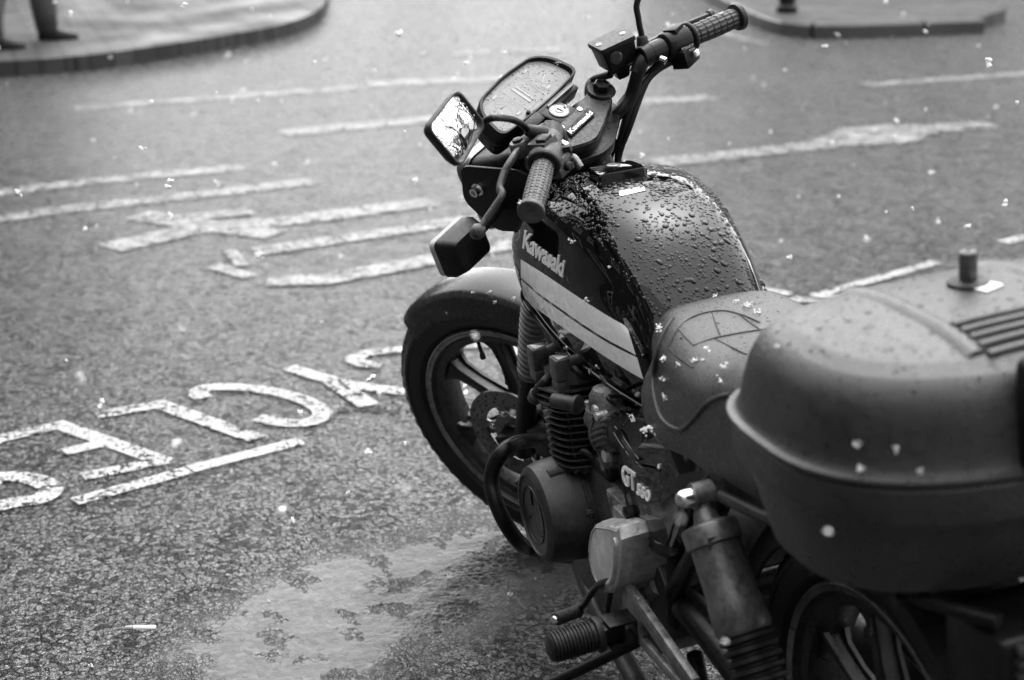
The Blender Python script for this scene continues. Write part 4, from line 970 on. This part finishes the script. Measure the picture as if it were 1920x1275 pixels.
# ---- engine
EI = R(12)
eng = MB()
eng.rings([[V((x, y, z)) for x, z in ((.99, .34), (.985, .44), (.93, .485), (.78, .50), (.66, .50), (.56, .46), (.5, .40), (.5, .31), (.56, .25), (.7, .22), (.9, .22), (.96, .26))] for y in (-.16, -.13, .12, .15)])
engine = eng.build('crankcase', 'cast', bike, bevel=.006)
def ep(f, y, h):        # along the inclined cylinders: f forward, h height above the case
    return V((.865+f*math.cos(EI)+h*math.sin(EI), y, .478-f*math.sin(EI)+h*math.cos(EI)))
fn_ = MB()
for k in range(12):
    h = .006+k*.0122; t = .0014; L = .078+.004*(k > 8)+.004*(k > 11); Wd = .186 if k < 9 else .192
    o = [(L, Wd-.035), (L-.02, Wd-.006), (L-.045, Wd), (-L+.045, Wd), (-L+.02, Wd-.006), (-L, Wd-.035), (-L, -Wd+.035), (-L+.02, -Wd+.006), (-L+.045, -Wd), (L-.045, -Wd), (L-.02, -Wd+.006), (L, -Wd+.035)]
    fn_.rings([[ep(a, b, h+q) for a, b in o] for q in (-t, t)])
fn_.rings([[ep(a, b, h) for a, b in ((.055, .16), (-.055, .16), (-.055, -.16), (.055, -.16))] for h in (-.01, .15)])
for s in (1, -1):
    for k in range(4): fn_.cyl(ep(-.04+.026*k*1.0, s*.166, .01), ep(-.04+.026*k, s*.166, .14), .004, n=8)
fn_.build('cylinder_block', 'fins', engine, ang=30)
hd = MB()
hd.rings([[ep(a, b, h) for a, b in ((.07, .15), (.05, .168), (-.05, .168), (-.07, .15), (-.07, -.15), (-.05, -.168), (.05, -.168), (.07, -.15))] for h in (.148, .172)])
for f in (.042, -.042): hd.lathe(ep(f, -.13, .178), (0, 1, 0), [(0, .018), (.003, .021), (.257, .021), (.26, .018)], 24)
hd.rings([[ep(a, b, h) for a, b in ((.03, .15), (-.03, .15), (-.03, -.15), (.03, -.15))] for h in (.17, .195)])
hd.build('cylinder_head', 'cast', engine, bevel=.0, ang=30)
p0 = B(1034, 752, 1, .19); p1 = V((p0.x-.03, .12, p0.z-.0))
MB().lathe(B(1037, 750, 1, .205), V((-.75, -.5, .0)), [(0, .010), (.002, .0135), (.045, .0135), (.047, .017), (.053, .017), (.055, .012)], 24).build('cam_end_plug', 'cast', engine)
# ignition coils: rounded boxes tucked below the tank
for i, (px, y) in enumerate(((1011, .16), (1054, .165))):
    c = B(px, (676, 697)[i], 1, y); rs = []
    cl_ = MB().box(c+V((0, 0, .008)), (.036, .034, .040)).box(c+V((0, 0, -.0235)), (.033, .031, .022)).build('ignition_coil', 'weather', bike, bevel=.004)
    MB().tube([c+V((-.01, -.015, .015)), c+V((-.03, -.04, .03)), c+V((-.05, -.1, .05))], .013).build('coil_boot', 'rubber', cl_)
    MB().prism([c+V((a, b, .0275)) for a, b in ((.012, .012), (-.014, .01), (-.006, -.012))], (0, 0, 1), .0012).build('coil_cap', 'alu', cl_)
MB().tube([B(1003, 742, 1, .185), B(1012, 728, 1, .185), B(1028, 708, 1, .17), B(1040, 690, 1, .12)], lambda t: .0105-.003*t, 14).build('plug_lead', 'rubber', bike)
MB().lathe(B(1002, 748, 1, .187), B(1012, 728, 1, .185)-B(1002, 748, 1, .187), [(0, .009), (.002, .0135), (.02, .0135), (.022, .011)], 18).build('plug_cap', 'cast', bike)
for L, r in ((([(1010, 575, .12), (1030, 640, .13), (1060, 670, .12), (1110, 690, .08)]), .004), (([(1035, 605, .125), (1080, 655, .14), (1140, 712, .12)]), .004), (([(1028, 610, .12), (1034, 650, .12), (1045, 668, .1)]), .005)):
    MB().tube([B(a, b, 1, y) for a, b, y in L], r).build('wiring', 'rubber', bike)
# carburettors
for k, y in enumerate((.135, .045, -.045, -.135)):
    c = V((.735, y, .60)); t = MB()
    t.lathe(c+V((0, 0, .018)), (0, 0, 1), [(0, .031), (.004, .037), (.008, .037), (.0082, .031), (.03, .029), (.042, .022), (.046, .012), (.047, .002)], 28)
    t.lathe(c+V((0, 0, .02)), (0, 0, -1), [(0, .026), (.03, .024), (.055, .024), (.056, .03), (.064, .03), (.066, .025), (.085, .021), (.105, .019), (.108, .014)], 20)
    t.lathe(c+V((.06, 0, -.012)), (-1, 0, .05), [(0, .02), (.005, .024), (.1, .026)], 20)
    cb = t.build('carburettor', 'dirtyalu' if k == 0 else 'cast', bike, ang=35)
    if k == 0:
        for a, b, dd in ((.03, .024, .025), (-.03, .024, .025), (.03, -.024, .025)): MB().lathe(c+V((a, b, dd)), (0, 0, 1), [(0, .006), (.006, .006), (.007, .003)], 10).build('screw', 'alu', cb, ang=30)
        for q, n_ in ((B(1112, 768, 1, .165), DY), (B(1117, 782, 1, .168), DY)): MB().lathe(q-DY*.02, n_, [(0, .008), (.02, .008), (.0215, .005)], 14).build('plug', 'alu', cb, ang=30)
        MB().lathe(B(1132, 855, 1, .165)-DY*.012, DY, [(0, .008), (.003, .0115), (.012, .0115), (.0135, .007)], 10).build('drain_bolt', 'alu', cb, ang=30)
MB().box(B(1098, 722, 1, .09), (.03, .03, .04)).lathe(B(1098, 722, 1, .09), DY, [(0, .013), (.035, .013), (.037, .009)], 14).build('fuel_tap', 'dirtyalu', bike, bevel=.004)
for L, r in (([(1098, 730, .1), (1100, 745, .12), (1118, 752, .11)], .0055), ([(1150, 740, .13), (1128, 705, .13), (1105, 690, .1)], .005), ([(1155, 760, .15), (1140, 745, .16), (1165, 742, .12)], .004), ([(1098, 800, .13), (1092, 770, .13), (1104, 748, .1)], .0045), ([(1085, 860, .14), (1095, 845, .16), (1125, 870, .14), (1138, 890, .12)], .0055), ([(1112, 640, .12), (1090, 672, .12), (1078, 700, .14), (1085, 740, .12)], .0045), ([(1060, 640, .12), (1078, 690, .15), (1110, 712, .12)], .006)):
    MB().tube([B(a, b, 1, y) for a, b, y in L], r).build('hose', 'rubber', bike)
for a, b, y in ((1062, 655, .14), (1108, 695, .14), (1088, 648, .13)): MB().lathe(B(a, b, 1, y), DY, [(0, .006), (.004, .006), (.005, .003)], 8).build('bolt', 'chrome', frame)
# ribbed intake duct
duct = MB().tube([V((.725, .138, .585)), V((.69, .140, .60)), V((.65, .135, .62))], .034, 28)
for k in range(14):
    a0 = R(-95+k*17); t_ = []
    for x in (.715, .70, .685, .67, .655): t_.append(V((x, .139+math.cos(a0)*.0345, .583+(.722-x)*.5+math.sin(a0)*.0345)))
    duct.tube(t_, .0034, 8, smooth=2)
duct.torus(V((.722, .138, .586)), V((1, 0, -.4)), .036, .0035, 32, 8); duct.build('intake_duct', 'cast', bike)
# starter box on the case
bx = V((.765, .115, .512)); MB().box(bx, (.10, .075, .03)).build('starter_cover', 'satin', engine, bevel=.008, seg=3)
MB().lathe(bx+V((-.015, .01, .015)), (0, 0, 1), [(0, .010), (.004, .010), (.005, .006), (.003, .005)], 6).build('cover_bolt', 'chrome', engine)
# alternator cover (round, left end of the crank)
ac = MB(); A0 = V((.885, .11, .388))
ac.lathe(A0, DY, [(0, .096), (.045, .096), (.046, .098), (.052, .098), (.053, .0955), (.10, .092), (.118, .086), (.126, .076), (.1265, .072), (.1235, .070), (.1235, .004)], 56)
ac.tube([A0+V((-.03, .03, .086)), A0+V((-.03, .1, .083))], .010, 14)
alt = ac.build('alternator_cover', 'cast', engine, ang=32)
em = MB(); em.torus(A0+V((0, .124, 0)), DY, .052, .0016, 40, 6); text_quad(em, 'DOHC', A0+V((.03, .124, -.012)), A0+V((-.03, .124, -.012)), A0+V((.03, .124, .012)), .0014, .01, DY)
em = MB(); em.torus(A0+V((0, .124, 0)), DY, .052, .0016, 40, 6)
for k in range(3):
    a = R(90+120*k); em.tube([A0+V((math.cos(a)*.048, .1245, math.sin(a)*.048)), A0+V((math.cos(a)*.02, .1245, math.sin(a)*.02))], .002, 6)
em.build('cover_emblem', 'satin', alt)
for k in range(7):
    a = R(20+48*k); MB().lathe(A0+V((math.cos(a)*.094, .045, math.sin(a)*.094)), DY, [(0, .0065), (.012, .0065), (.013, .0045)], 8).build('case_bolt', 'disc', alt, ang=30)
# sprocket / shaft cover: bright metal
O = [B(a, b, 1, .214) for a, b in ((1113, 983), (1104, 997), (1100, 1020), (1101, 1050), (1107, 1076), (1118, 1100), (1133, 1114), (1148, 1112), (1157, 1096), (1161, 1070), (1163, 1040), (1163, 1012), (1158, 992), (1140, 986))]
oc_ = sum(O, V())/len(O)
def so_k(k, y): return [V((oc_.x+(p.x-oc_.x)*k, y, oc_.z+(p.z-oc_.z)*k)) for p in O]
sp_ = MB().rings([so_k(1.07, .12), so_k(1.06, .175), so_k(1.03, .198), so_k(.97, .211), so_k(.90, .214), so_k(.86, .212), so_k(.4, .2145)]).build('shaft_cover', 'alu', engine, ang=30)
rb_ = [so_k(.70, .2125)[i] for i in (6, 7, 8, 9, 10, 11, 12)]; MB().tube([p+V((0, 0, 0)) for p in rb_], .006, 10).build('cover_rib', 'alu', sp_)
cl2 = MB()
cl2.rings([[V((x, y, z)) for x, z in ((.70, .50), (.60, .50), (.55, .47), (.56, .44), (.68, .455))] for y in (.12, .165)])
cl2.box((.60, .15, .475), (.07, .06, .05)); cl2.build('rear_case_lug', 'dirtyalu', engine, bevel=.006)
for q in ((1172, 962), (1170, 1005)):
    p = B(*q, 1, .18); MB().lathe(p-DY*.02, DY, [(0, .011), (.02, .011), (.022, .008)], 6).build('case_bolt', 'satin', engine)
# pivot plate, swingarm, exhaust
pv = MB(); pc0 = B(1190, 1118, 1, .165)
pv.lathe(pc0-DY*.05, DY, [(0, .030), (.05, .030), (.052, .026), (.0521, .019), (.02, .018)], 28)
pv.tube([B(1190, 1100, 1, .15), B(1196, 1040, 1, .15), B(1190, 985, 1, .15)], .016, 12, flat=.8); pv.tube([B(1205, 1100, 1, .14), B(1217, 1050, 1, .14), B(1212, 1025, 1, .14)], .012, 12)
pv.tube([pc0-DY*.03, B(1222, 1112, 1, .14), B(1240, 1095, 1, .14)], .019, 14); pv.build('pivot_casting', 'dirtyalu', frame)
swa = MB()
for s in (1, -1): swa.tube([V((.50, s*.12, .37)), V((.40, s*.13, .385)), V((.2, s*.135, .365)), V((.05, s*.135, .335))], lambda t: .027+.004*t, 18)
swa.lathe(V((.50, -.14, .37)), DY, [(0, .026), (.28, .026)], 18); swa.lathe(V((.05, .06, .331)), DY, [(0, .075), (.02, .08), (.07, .078), (.095, .06), (.11, .03)], 28); swa.build('swingarm', 'satin', bike)
for s in (1, -1):
    ex = MB().tube([V((1.02, s*.1, .62)), V((1.09, s*.1, .5)), V((1.06, s*.11, .3)), V((.96, s*.12, .19)), V((.7, s*.15, .16)), V((.45, s*.18, .17))], .018).build('exhaust_pipe', 'cast', bike)
    MB().lathe(V((.42 if s > 0 else .60, s*.19, .175 if s > 0 else .2)), V((-1, s*.02, .24)), [(0, .02), (.06, .042 if s > 0 else .055), (.45, .045 if s > 0 else .058), (.5, .036), (.505, .02)], 28).build('silencer', 'cast', ex)
# crash bar
MB().tube([B(1030, 826, 1, .10), B(1010, 826, 1, .13), B(978, 828, 1, .19), B(948, 842, 1, .235), B(927, 872, 1, .258), B(921, 905, 1, .268), B(931, 945, 1, .268), B(950, 985, 1, .255), B(975, 1018, 1, .225), B(1000, 1030, 1, .16), V((.9, .1, .25))], .0145, 18, smooth=5).build('crash_bar', 'satin', bike)
# horn
MB().lathe(V((1.03, .12, .53)), V((1, .5, 0)), [(0, .02), (.01, .035), (.02, .037), (.024, .033)], 28).build('horn', 'chrome', bike)
# gear lever
gl = MB().tube([B(1147, 1088, 1, .21), B(1118, 1100, 1, .22), B(1098, 1130, 1, .225), B(1086, 1144, 1, .228)], .007, 12, flat=.8).build('gear_lever', 'satin', bike)
pA, pB = B(1086, 1145, 1, .228), B(1040, 1162, 1, .285); dd = (pB-pA); pr = [(0, .008)]
for k in range(9): t = dd.length*(k+.5)/9.5; pr += [(t-.0022, .0105), (t, .0115), (t+.0022, .0105), (t+.003, .0092)]
g2 = MB().lathe(pA, dd, pr+[(dd.length*.96, .009)], 18).build('lever_rubber', 'rubber', gl); MB().lathe(pB-dd*.05, dd, [(0, .0075), (.006, .0075), (.008, .005)], 14).build('lever_end', 'chrome', gl)
MB().tube([B(1148, 1090, 1, .2), B(1143, 1120, 1, .2), B(1137, 1158, 1, .2)], .0045).build('linkage_rod', 'satin', bike)
# footrests: rider
def footrest(pA, pB, r, nr=12):
    d = pB-pA; L = d.length; pr = [(0, r*.6), (.002, r*1.15), (.008, r*1.2), (.012, r*1.15), (.013, r*.85)]
    for k in range(nr):
        t = .016+(L-.022)*k/nr; q = (L-.022)/nr; pr += [(t, r*.84), (t+q*.2, r), (t+q*.6, r), (t+q*.75, r*.84)]
    pr += [(L-.004, r*.9), (L, r*.75)]
    return MB().lathe(pA, d, pr, 26)
for s in (1, -1):
    pA, pB = V((.530, s*.252, .337)), V((.532, s*.342, .333))
    fp = footrest(pA, pB, .025).build('footrest', 'rubber', bike, ang=50)
    k_ = MB(); k_.box(V((.527, s*.236, .338)), (.028, .036, .024)); k_.box(V((.527, s*.222, .356)), (.044, .05, .005)); k_.box(V((.527, s*.222, .318)), (.044, .05, .005)); k_.box(V((.527, s*.197, .337)), (.044, .006, .043)); k_.build('footrest_hinge', 'satin', fp, bevel=.002)
    br = MB()
    def bar2(a, b, w_, t): 
        a = V(a); b = V(b); e = (b-a); n_ = V((0, 1, 0)); q = e.cross(n_).normalized()*w_/2; br.prism([a+q, a-q, b-q, b+q], n_*s, t)
    bar2((.545, s*.185, .385), (.285, s*.195, .36), .030, .014); bar2((.54, s*.187, .318), (.30, s*.197, .335), .018, .011)
    br.prism([V((x, s*.188, z)) for x, z in ((.56, .40), (.575, .33), (.55, .305), (.50, .315), (.485, .37), (.50, .40))], V((0, s, 0)), .012)
    bk = br.build('footrest_bracket', 'dirtyalu', bike, bevel=.003)
    pb_ = V((.285, s*.205, .355)); MB().lathe(pb_, V((0, s, 0)), [(0, .011), (.012, .011), (.014, .007)], 6).build('bracket_bolt', 'chrome', bk)
    footrest(V((.275, s*.225, .312)), V((.275, s*.315, .308)), .021, 10).build('passenger_footrest', 'rubber', bike, ang=50)
# stands
sst = V((.62, .15, .25)); foot = RLi @ V((.86, .385, .006))
ss = MB().tube([sst, sst.lerp(foot, .5)+V((0, .01, -.01)), foot], .012, 14, flat=.8); ss.box(foot+V((0, .01, .004)), (.05, .06, .008), RLi.copy()); ss.build('side_stand', 'satin', bike)
cst = MB()
for s in (1, -1): cst.tube([V((.52, s*.1, .26)), V((.40, s*.13, .20)), V((.24, s*.15, .12))], .014)
cst.tube([V((.40, -.13, .20)), V((.40, .13, .20))], .013); cst.build('centre_stand', 'satin', bike)
# ---- rear shocks
for s in (1, -1):
    top = V((.283, s*.178, .662)); a1 = V((.238, s*.178, .588)); a1 = V((.262, s*.178, .628)); bt = V((.075, s*.165, .355)); ax = (bt-a1).normalized()
    sh = MB().lathe(a1, ax, [(-.02, .014), (-.002, .02), (.002, .038), (.006, .0405), (.03, .0405), (.033, .036), (.106, .0365), (.112, .039), (.150, .041), (.158, .036)], 32)
    sh.lathe(top-V((0, s*.018, 0)), (0, s, 0), [(0, .019), (.03, .019)], 22); sh.tube([top, a1+ax*.0], .013, 12)
    sh.box(a1+ax*.018+V((-.03, s*.012, 0)), (.012, .02, .035)); sh.lathe(a1+ax*.05+V((-.016, s*.02, 0)), V((-.6, s, 0)), [(0, .008), (.008, .0075), (.01, .004)], 14)
    sk = sh.build('rear_shock', 'spring', bike, ang=35)
    pr = [(0, .026)]
    for k in range(9): t = .004+k*.0145; pr += [(t, .031), (t+.003, .0395), (t+.008, .0395), (t+.0115, .031)]
    MB().lathe(a1+ax*.155, ax, pr, 30).build('shock_bellows', 'rubber', sk, ang=50)
    MB().lathe(a1+ax*.28, ax, [(0, .014), (.04, .014)], 18).build('shock_rod', 'chrome', sk)
    MB().lathe(top+V((0, s*.012, 0)), (0, s, 0), [(0, .0135), (.012, .0135), (.016, .0125), (.022, .009), (.0245, .003)], 20).build('dome_nut', 'chrome', sk)
# ---- rear mudguard, lamp, rack
rs = []
for i in range(33):
    a = R(30)+R(125)*i/32; e = V((math.cos(a), 0, math.sin(a))); c = V((.05, 0, .331)); rr = .362
    pr = [(rr-.05, -.083), (rr-.02, -.083), (rr, -.06), (rr+.004, 0), (rr, .06), (rr-.02, .083), (rr-.05, .083)]
    rs.append([c+e*r+DY*y for r, y in pr+[(r-.004, y*.96) for r, y in pr[::-1]]])
mg = MB().rings(rs).build('rear_mudguard', 'plastic', bike, ang=30)
tl = MB().box((-.265, 0, .67), (.11, .22, .10)).build('tail_lamp', 'satin', bike, bevel=.01, seg=3)
gg = MB()
for k in range(6): gg.box((-.325, 0, .632+k*.0155), (.018, .19, .012))
gg.build('tail_lens', 'tail', tl, bevel=.003)
npx = MB().box((-.30, 0, .54), (.004, .21, .15), Matrix.Rotation(R(12), 3, 'Y')).build('number_plate', 'white', mg, bevel=.001)
rk = MB()
for s in (1, -1):
    rk.tube([V((.24, s*.165, .675)), V((.12, s*.17, .70)), V((0, s*.17, .725)), V((-.2, s*.15, .735)), V((-.30, s*.1, .735))], .009, 12)
for x in (.05, -.08, -.2): rk.tube([V((x, -.165, .727)), V((x, .165, .727))], .008, 12, smooth=0)
rk.build('luggage_rack', 'satin', bike)

# ================================================================== TOP CASE (rests on the rack)
case = empty('top_case', RL @ V((-.11, 0, .738)), (-LEAN, 0, 0)); tag(case, 'large rounded black plastic luggage case mounted on the rack behind the motorcycle seat', 'luggage case')
K0 = V((-.11, 0, .738))
def plan(ax_, ay, z, n=96, ex=3.5, exr=2.35):
    o = []
    for i in range(n):
        q = 2*PI*i/n; c, s = math.cos(q), math.sin(q); e = ex if c > 0 else exr
        r = (abs(c)**e+abs(s)**e)**(-1/e); o.append(V((c*r*ax_, s*r*ay, z)))
    return o
def cr(L, off=0): return [[p-V((0, 0, .738))+V((o_x, 0, 0)) for p in plan(a, b, z)] for a, b, z, o_x in L]
base = cr([(.10, .16, .74, 0), (.135, .215, .742, 0), (.150, .232, .752, 0), (.162, .238, .78, 0), (.176, .247, .82, 0), (.185, .253, .848, -.002), (.196, .264, .852, -.002), (.198, .267, .857, -.002), (.198, .267, .893, -.002), (.195, .264, .897, -.002), (.18, .25, .8975, -.002)])
MB().rings(base).build('case_base', 'casep', case, ang=32)
lidr = cr([(.18, .25, .899, -.002), (.196, .265, .8995, -.002), (.2025, .272, .902, -.002), (.2025, .272, .907, -.002), (.195, .264, .909, -.002), (.191, .260, .915, -.003), (.186, .255, .945, -.005), (.180, .249, .972, -.008), (.172, .241, .990, -.010), (.158, .227, 1.006, -.012), (.138, .206, 1.017, -.012), (.11, .172, 1.025, -.012), (.07, .12, 1.031, -.012), (.03, .06, 1.033, -.012)])
lm2 = MB().rings(lidr)
# flat raised middle field with long edge groove and cross ribs: displaced lid vertices
dense = []
for i in range(len(lidr)-1):
    k = 6 if i >= 9 else 2
    for j in range(k): dense.append([a.lerp(b, j/k) for a, b in zip(lidr[i], lidr[i+1])])
dense.append(lidr[-1])
caselid = MB().rings(dense).build('case_lid', 'casep', case, ang=40)
drops_later = True
lb = BVHTree.FromPolygons([tuple(v) for v in lm2.v], lm2.f)
def onlid(x, y, off=0):
    h = lb.ray_cast(V((x, y, 1)), V((0, 0, -1))); return h[0]+V((0, 0, off))
def lidpix(px, py, zz=1.03):
    p = B(px, py, 2, zz); return p.x+.11, p.y
gmb = MB(); 
xs_ = np.linspace(.125, -.135, 16)
for s in (1, -1):
    L = [onlid(float(x), s*.092) for x in xs_]; gmb = MB(); gmb.rings([[p+V((0, s*a, b)) for a, b in ((-.024, -.006), (-.010, .0045), (-.0, .0055), (.004, .004), (.010, .0))] for p in L], closed=True); gmb.build('lid_step', 'casep', caselid, ang=60)
rbm = MB()
for k in range(5):
    x = -.075-.0165*k; P = [onlid(x, y, .0015) for y in np.linspace(-.08, .08, 9)]
    rbm.tube(P, .0048, 10, smooth=1, flat=1.)
rbm.build('lid_ribs', 'casep', caselid)
drops(lb, lambda: V((random.uniform(-.17, .17), random.uniform(-.24, .24), 1)), 420, .0014, .0045, 'rain_drops', 'drop', caselid, .5, .3)
kx, ky = lidpix(1815, 533, 1.032); kp = onlid(kx, ky)
kb = MB().lathe(kp-V((0, 0, .002)), (0, 0, 1), [(0, .024), (.006, .024), (.008, .02), (.009, .012)], 28).build('aerial_base', 'rubber', caselid)
MB().lathe(kp+V((0, 0, .008)), (0, 0, 1), [(0, .0105), (.030, .0105), (.032, .0085), (.0321, .004), (.030, .003)], 24).build('aerial_socket', 'spring', kb)
lx, ly = lidpix(1848, 540, 1.032); lp0 = onlid(lx, ly); MB().box(lp0+V((0, 0, .0012)), (.026, .03, .0014), Matrix.Rotation(.3, 3, 'Z')).build('lid_sticker', 'white', caselid)
rcs = V((-.20, 0, .215)); MB().box(V((-.193, -.02, .225)), (.04, .19, .13)).build('lock_recess', 'line', case, bevel=.012, seg=3)
hn = MB().tube([V((-.205, .05, .05)), V((-.222, .03, .04)), V((-.224, -.05, .04)), V((-.205, -.07, .05))], .008).build('carry_handle', 'rubber', case)

# ================================================================== SNOW
def clump(mb, c, r, n=5, flat=.7):
    if n > 6: n = 16
    for _ in range(n):
        d = V((random.gauss(0, 1), random.gauss(0, 1), random.gauss(0, flat)))*r*.5; q = r*(random.uniform(.5, .95) if n < 7 else random.uniform(.16, .36))
        rot = Quaternion((random.random(), random.random(), random.random()), random.random()*6).to_matrix()
        vs = [rot @ V(v) for v in ((1, 0, 0), (-1, 0, 0), (0, 1, 0), (0, -1, 0), (0, 0, .7), (0, 0, -.7))]
        mb.add([c+d+v*q*random.uniform(.7, 1.2) for v in vs], [(0, 2, 4), (2, 1, 4), (1, 3, 4), (3, 0, 4), (2, 0, 5), (1, 2, 5), (3, 1, 5), (0, 3, 5)])
fl = MB(); random.seed(11)
for _ in range(800):
    t = random.random()**.6*8.5+1.0; px = random.uniform(-500, 2400); py = random.uniform(-400, 1250)
    o, d = ray(px, py); p = o+d*t
    if p.z < .03: continue
    if p.x < 1.7 and -.3 < p.y < .5 and random.random() < .85: continue
    clump(fl, p, random.choice((.0025, .0035, .0045, .006, .008))*min(1.3, .35+t/5), 4, 1)
sf = fl.build('falling_snow', 'snow', smooth=False); tag(sf, 'loose white snowflakes drifting in the air over the road', 'snow', kind='stuff')
sn = MB()
def onpix(px, py, r, surf=None, n=8):
    o, d = ray(px, py); dg = bpy.context.evaluated_depsgraph_get()
    hit, loc_, nr, _, ob, _ = S.ray_cast(dg, o, d)
    if hit: clump(sn, loc_+nr*r*.2, r, n)
bpy.context.view_layer.update()
for q in ((1075, 452, 4), (1142, 500, 2), (1104, 563, 4), (1018, 574, 3), (888, 548, 3), (920, 549, 4), (927, 566, 3), (965, 560, 4), (838, 586, 2), (1240, 617, 6), (1246, 672, 4), (1247, 712, 5), (1246, 745, 4), (1222, 803, 9), (1215, 806, 6), (1236, 873, 4), (1186, 780, 3), (1188, 786, 4), (1305, 678, 4), (1358, 690, 5), (1352, 715, 4), (1318, 676, 3), (1270, 684, 3), (1606, 832, 3.4), (1680, 840, 3), (1616, 880, 4), (1725, 882, 3), (1460, 650, 3), (1340, 556, 4), (1405, 575, 5), (1422, 585, 5), (1380, 566, 3), (1060, 200, 4), (1070, 195, 4), (1102, 30, 2), (1350, 26, 3), (1355, 24, 3), (1345, 29, 3), (770, 545, 2), (975, 380, 3), (977, 375, 3), (1045, 118, 3), (912, 185, 2), (845, 1082, 5), (955, 1115, 4), (505, 1128, 3), (210, 945, 3), (80, 1225, 3), (170, 1250, 4), (610, 915, 3), (900, 1030, 2), (1005, 1085, 2), (120, 890, 2), (740, 1000, 2), (1600, 310, 5), (1625, 155, 3), (1815, 155, 5), (560, 880, 2)):
    onpix(q[0]+random.uniform(-2, 2), q[1], q[2]*.0011*1.3)
st = sn.build('settled_snow', 'snow', smooth=False); tag(st, 'small clumps of snow settled on the motorcycle', 'snow', kind='stuff')
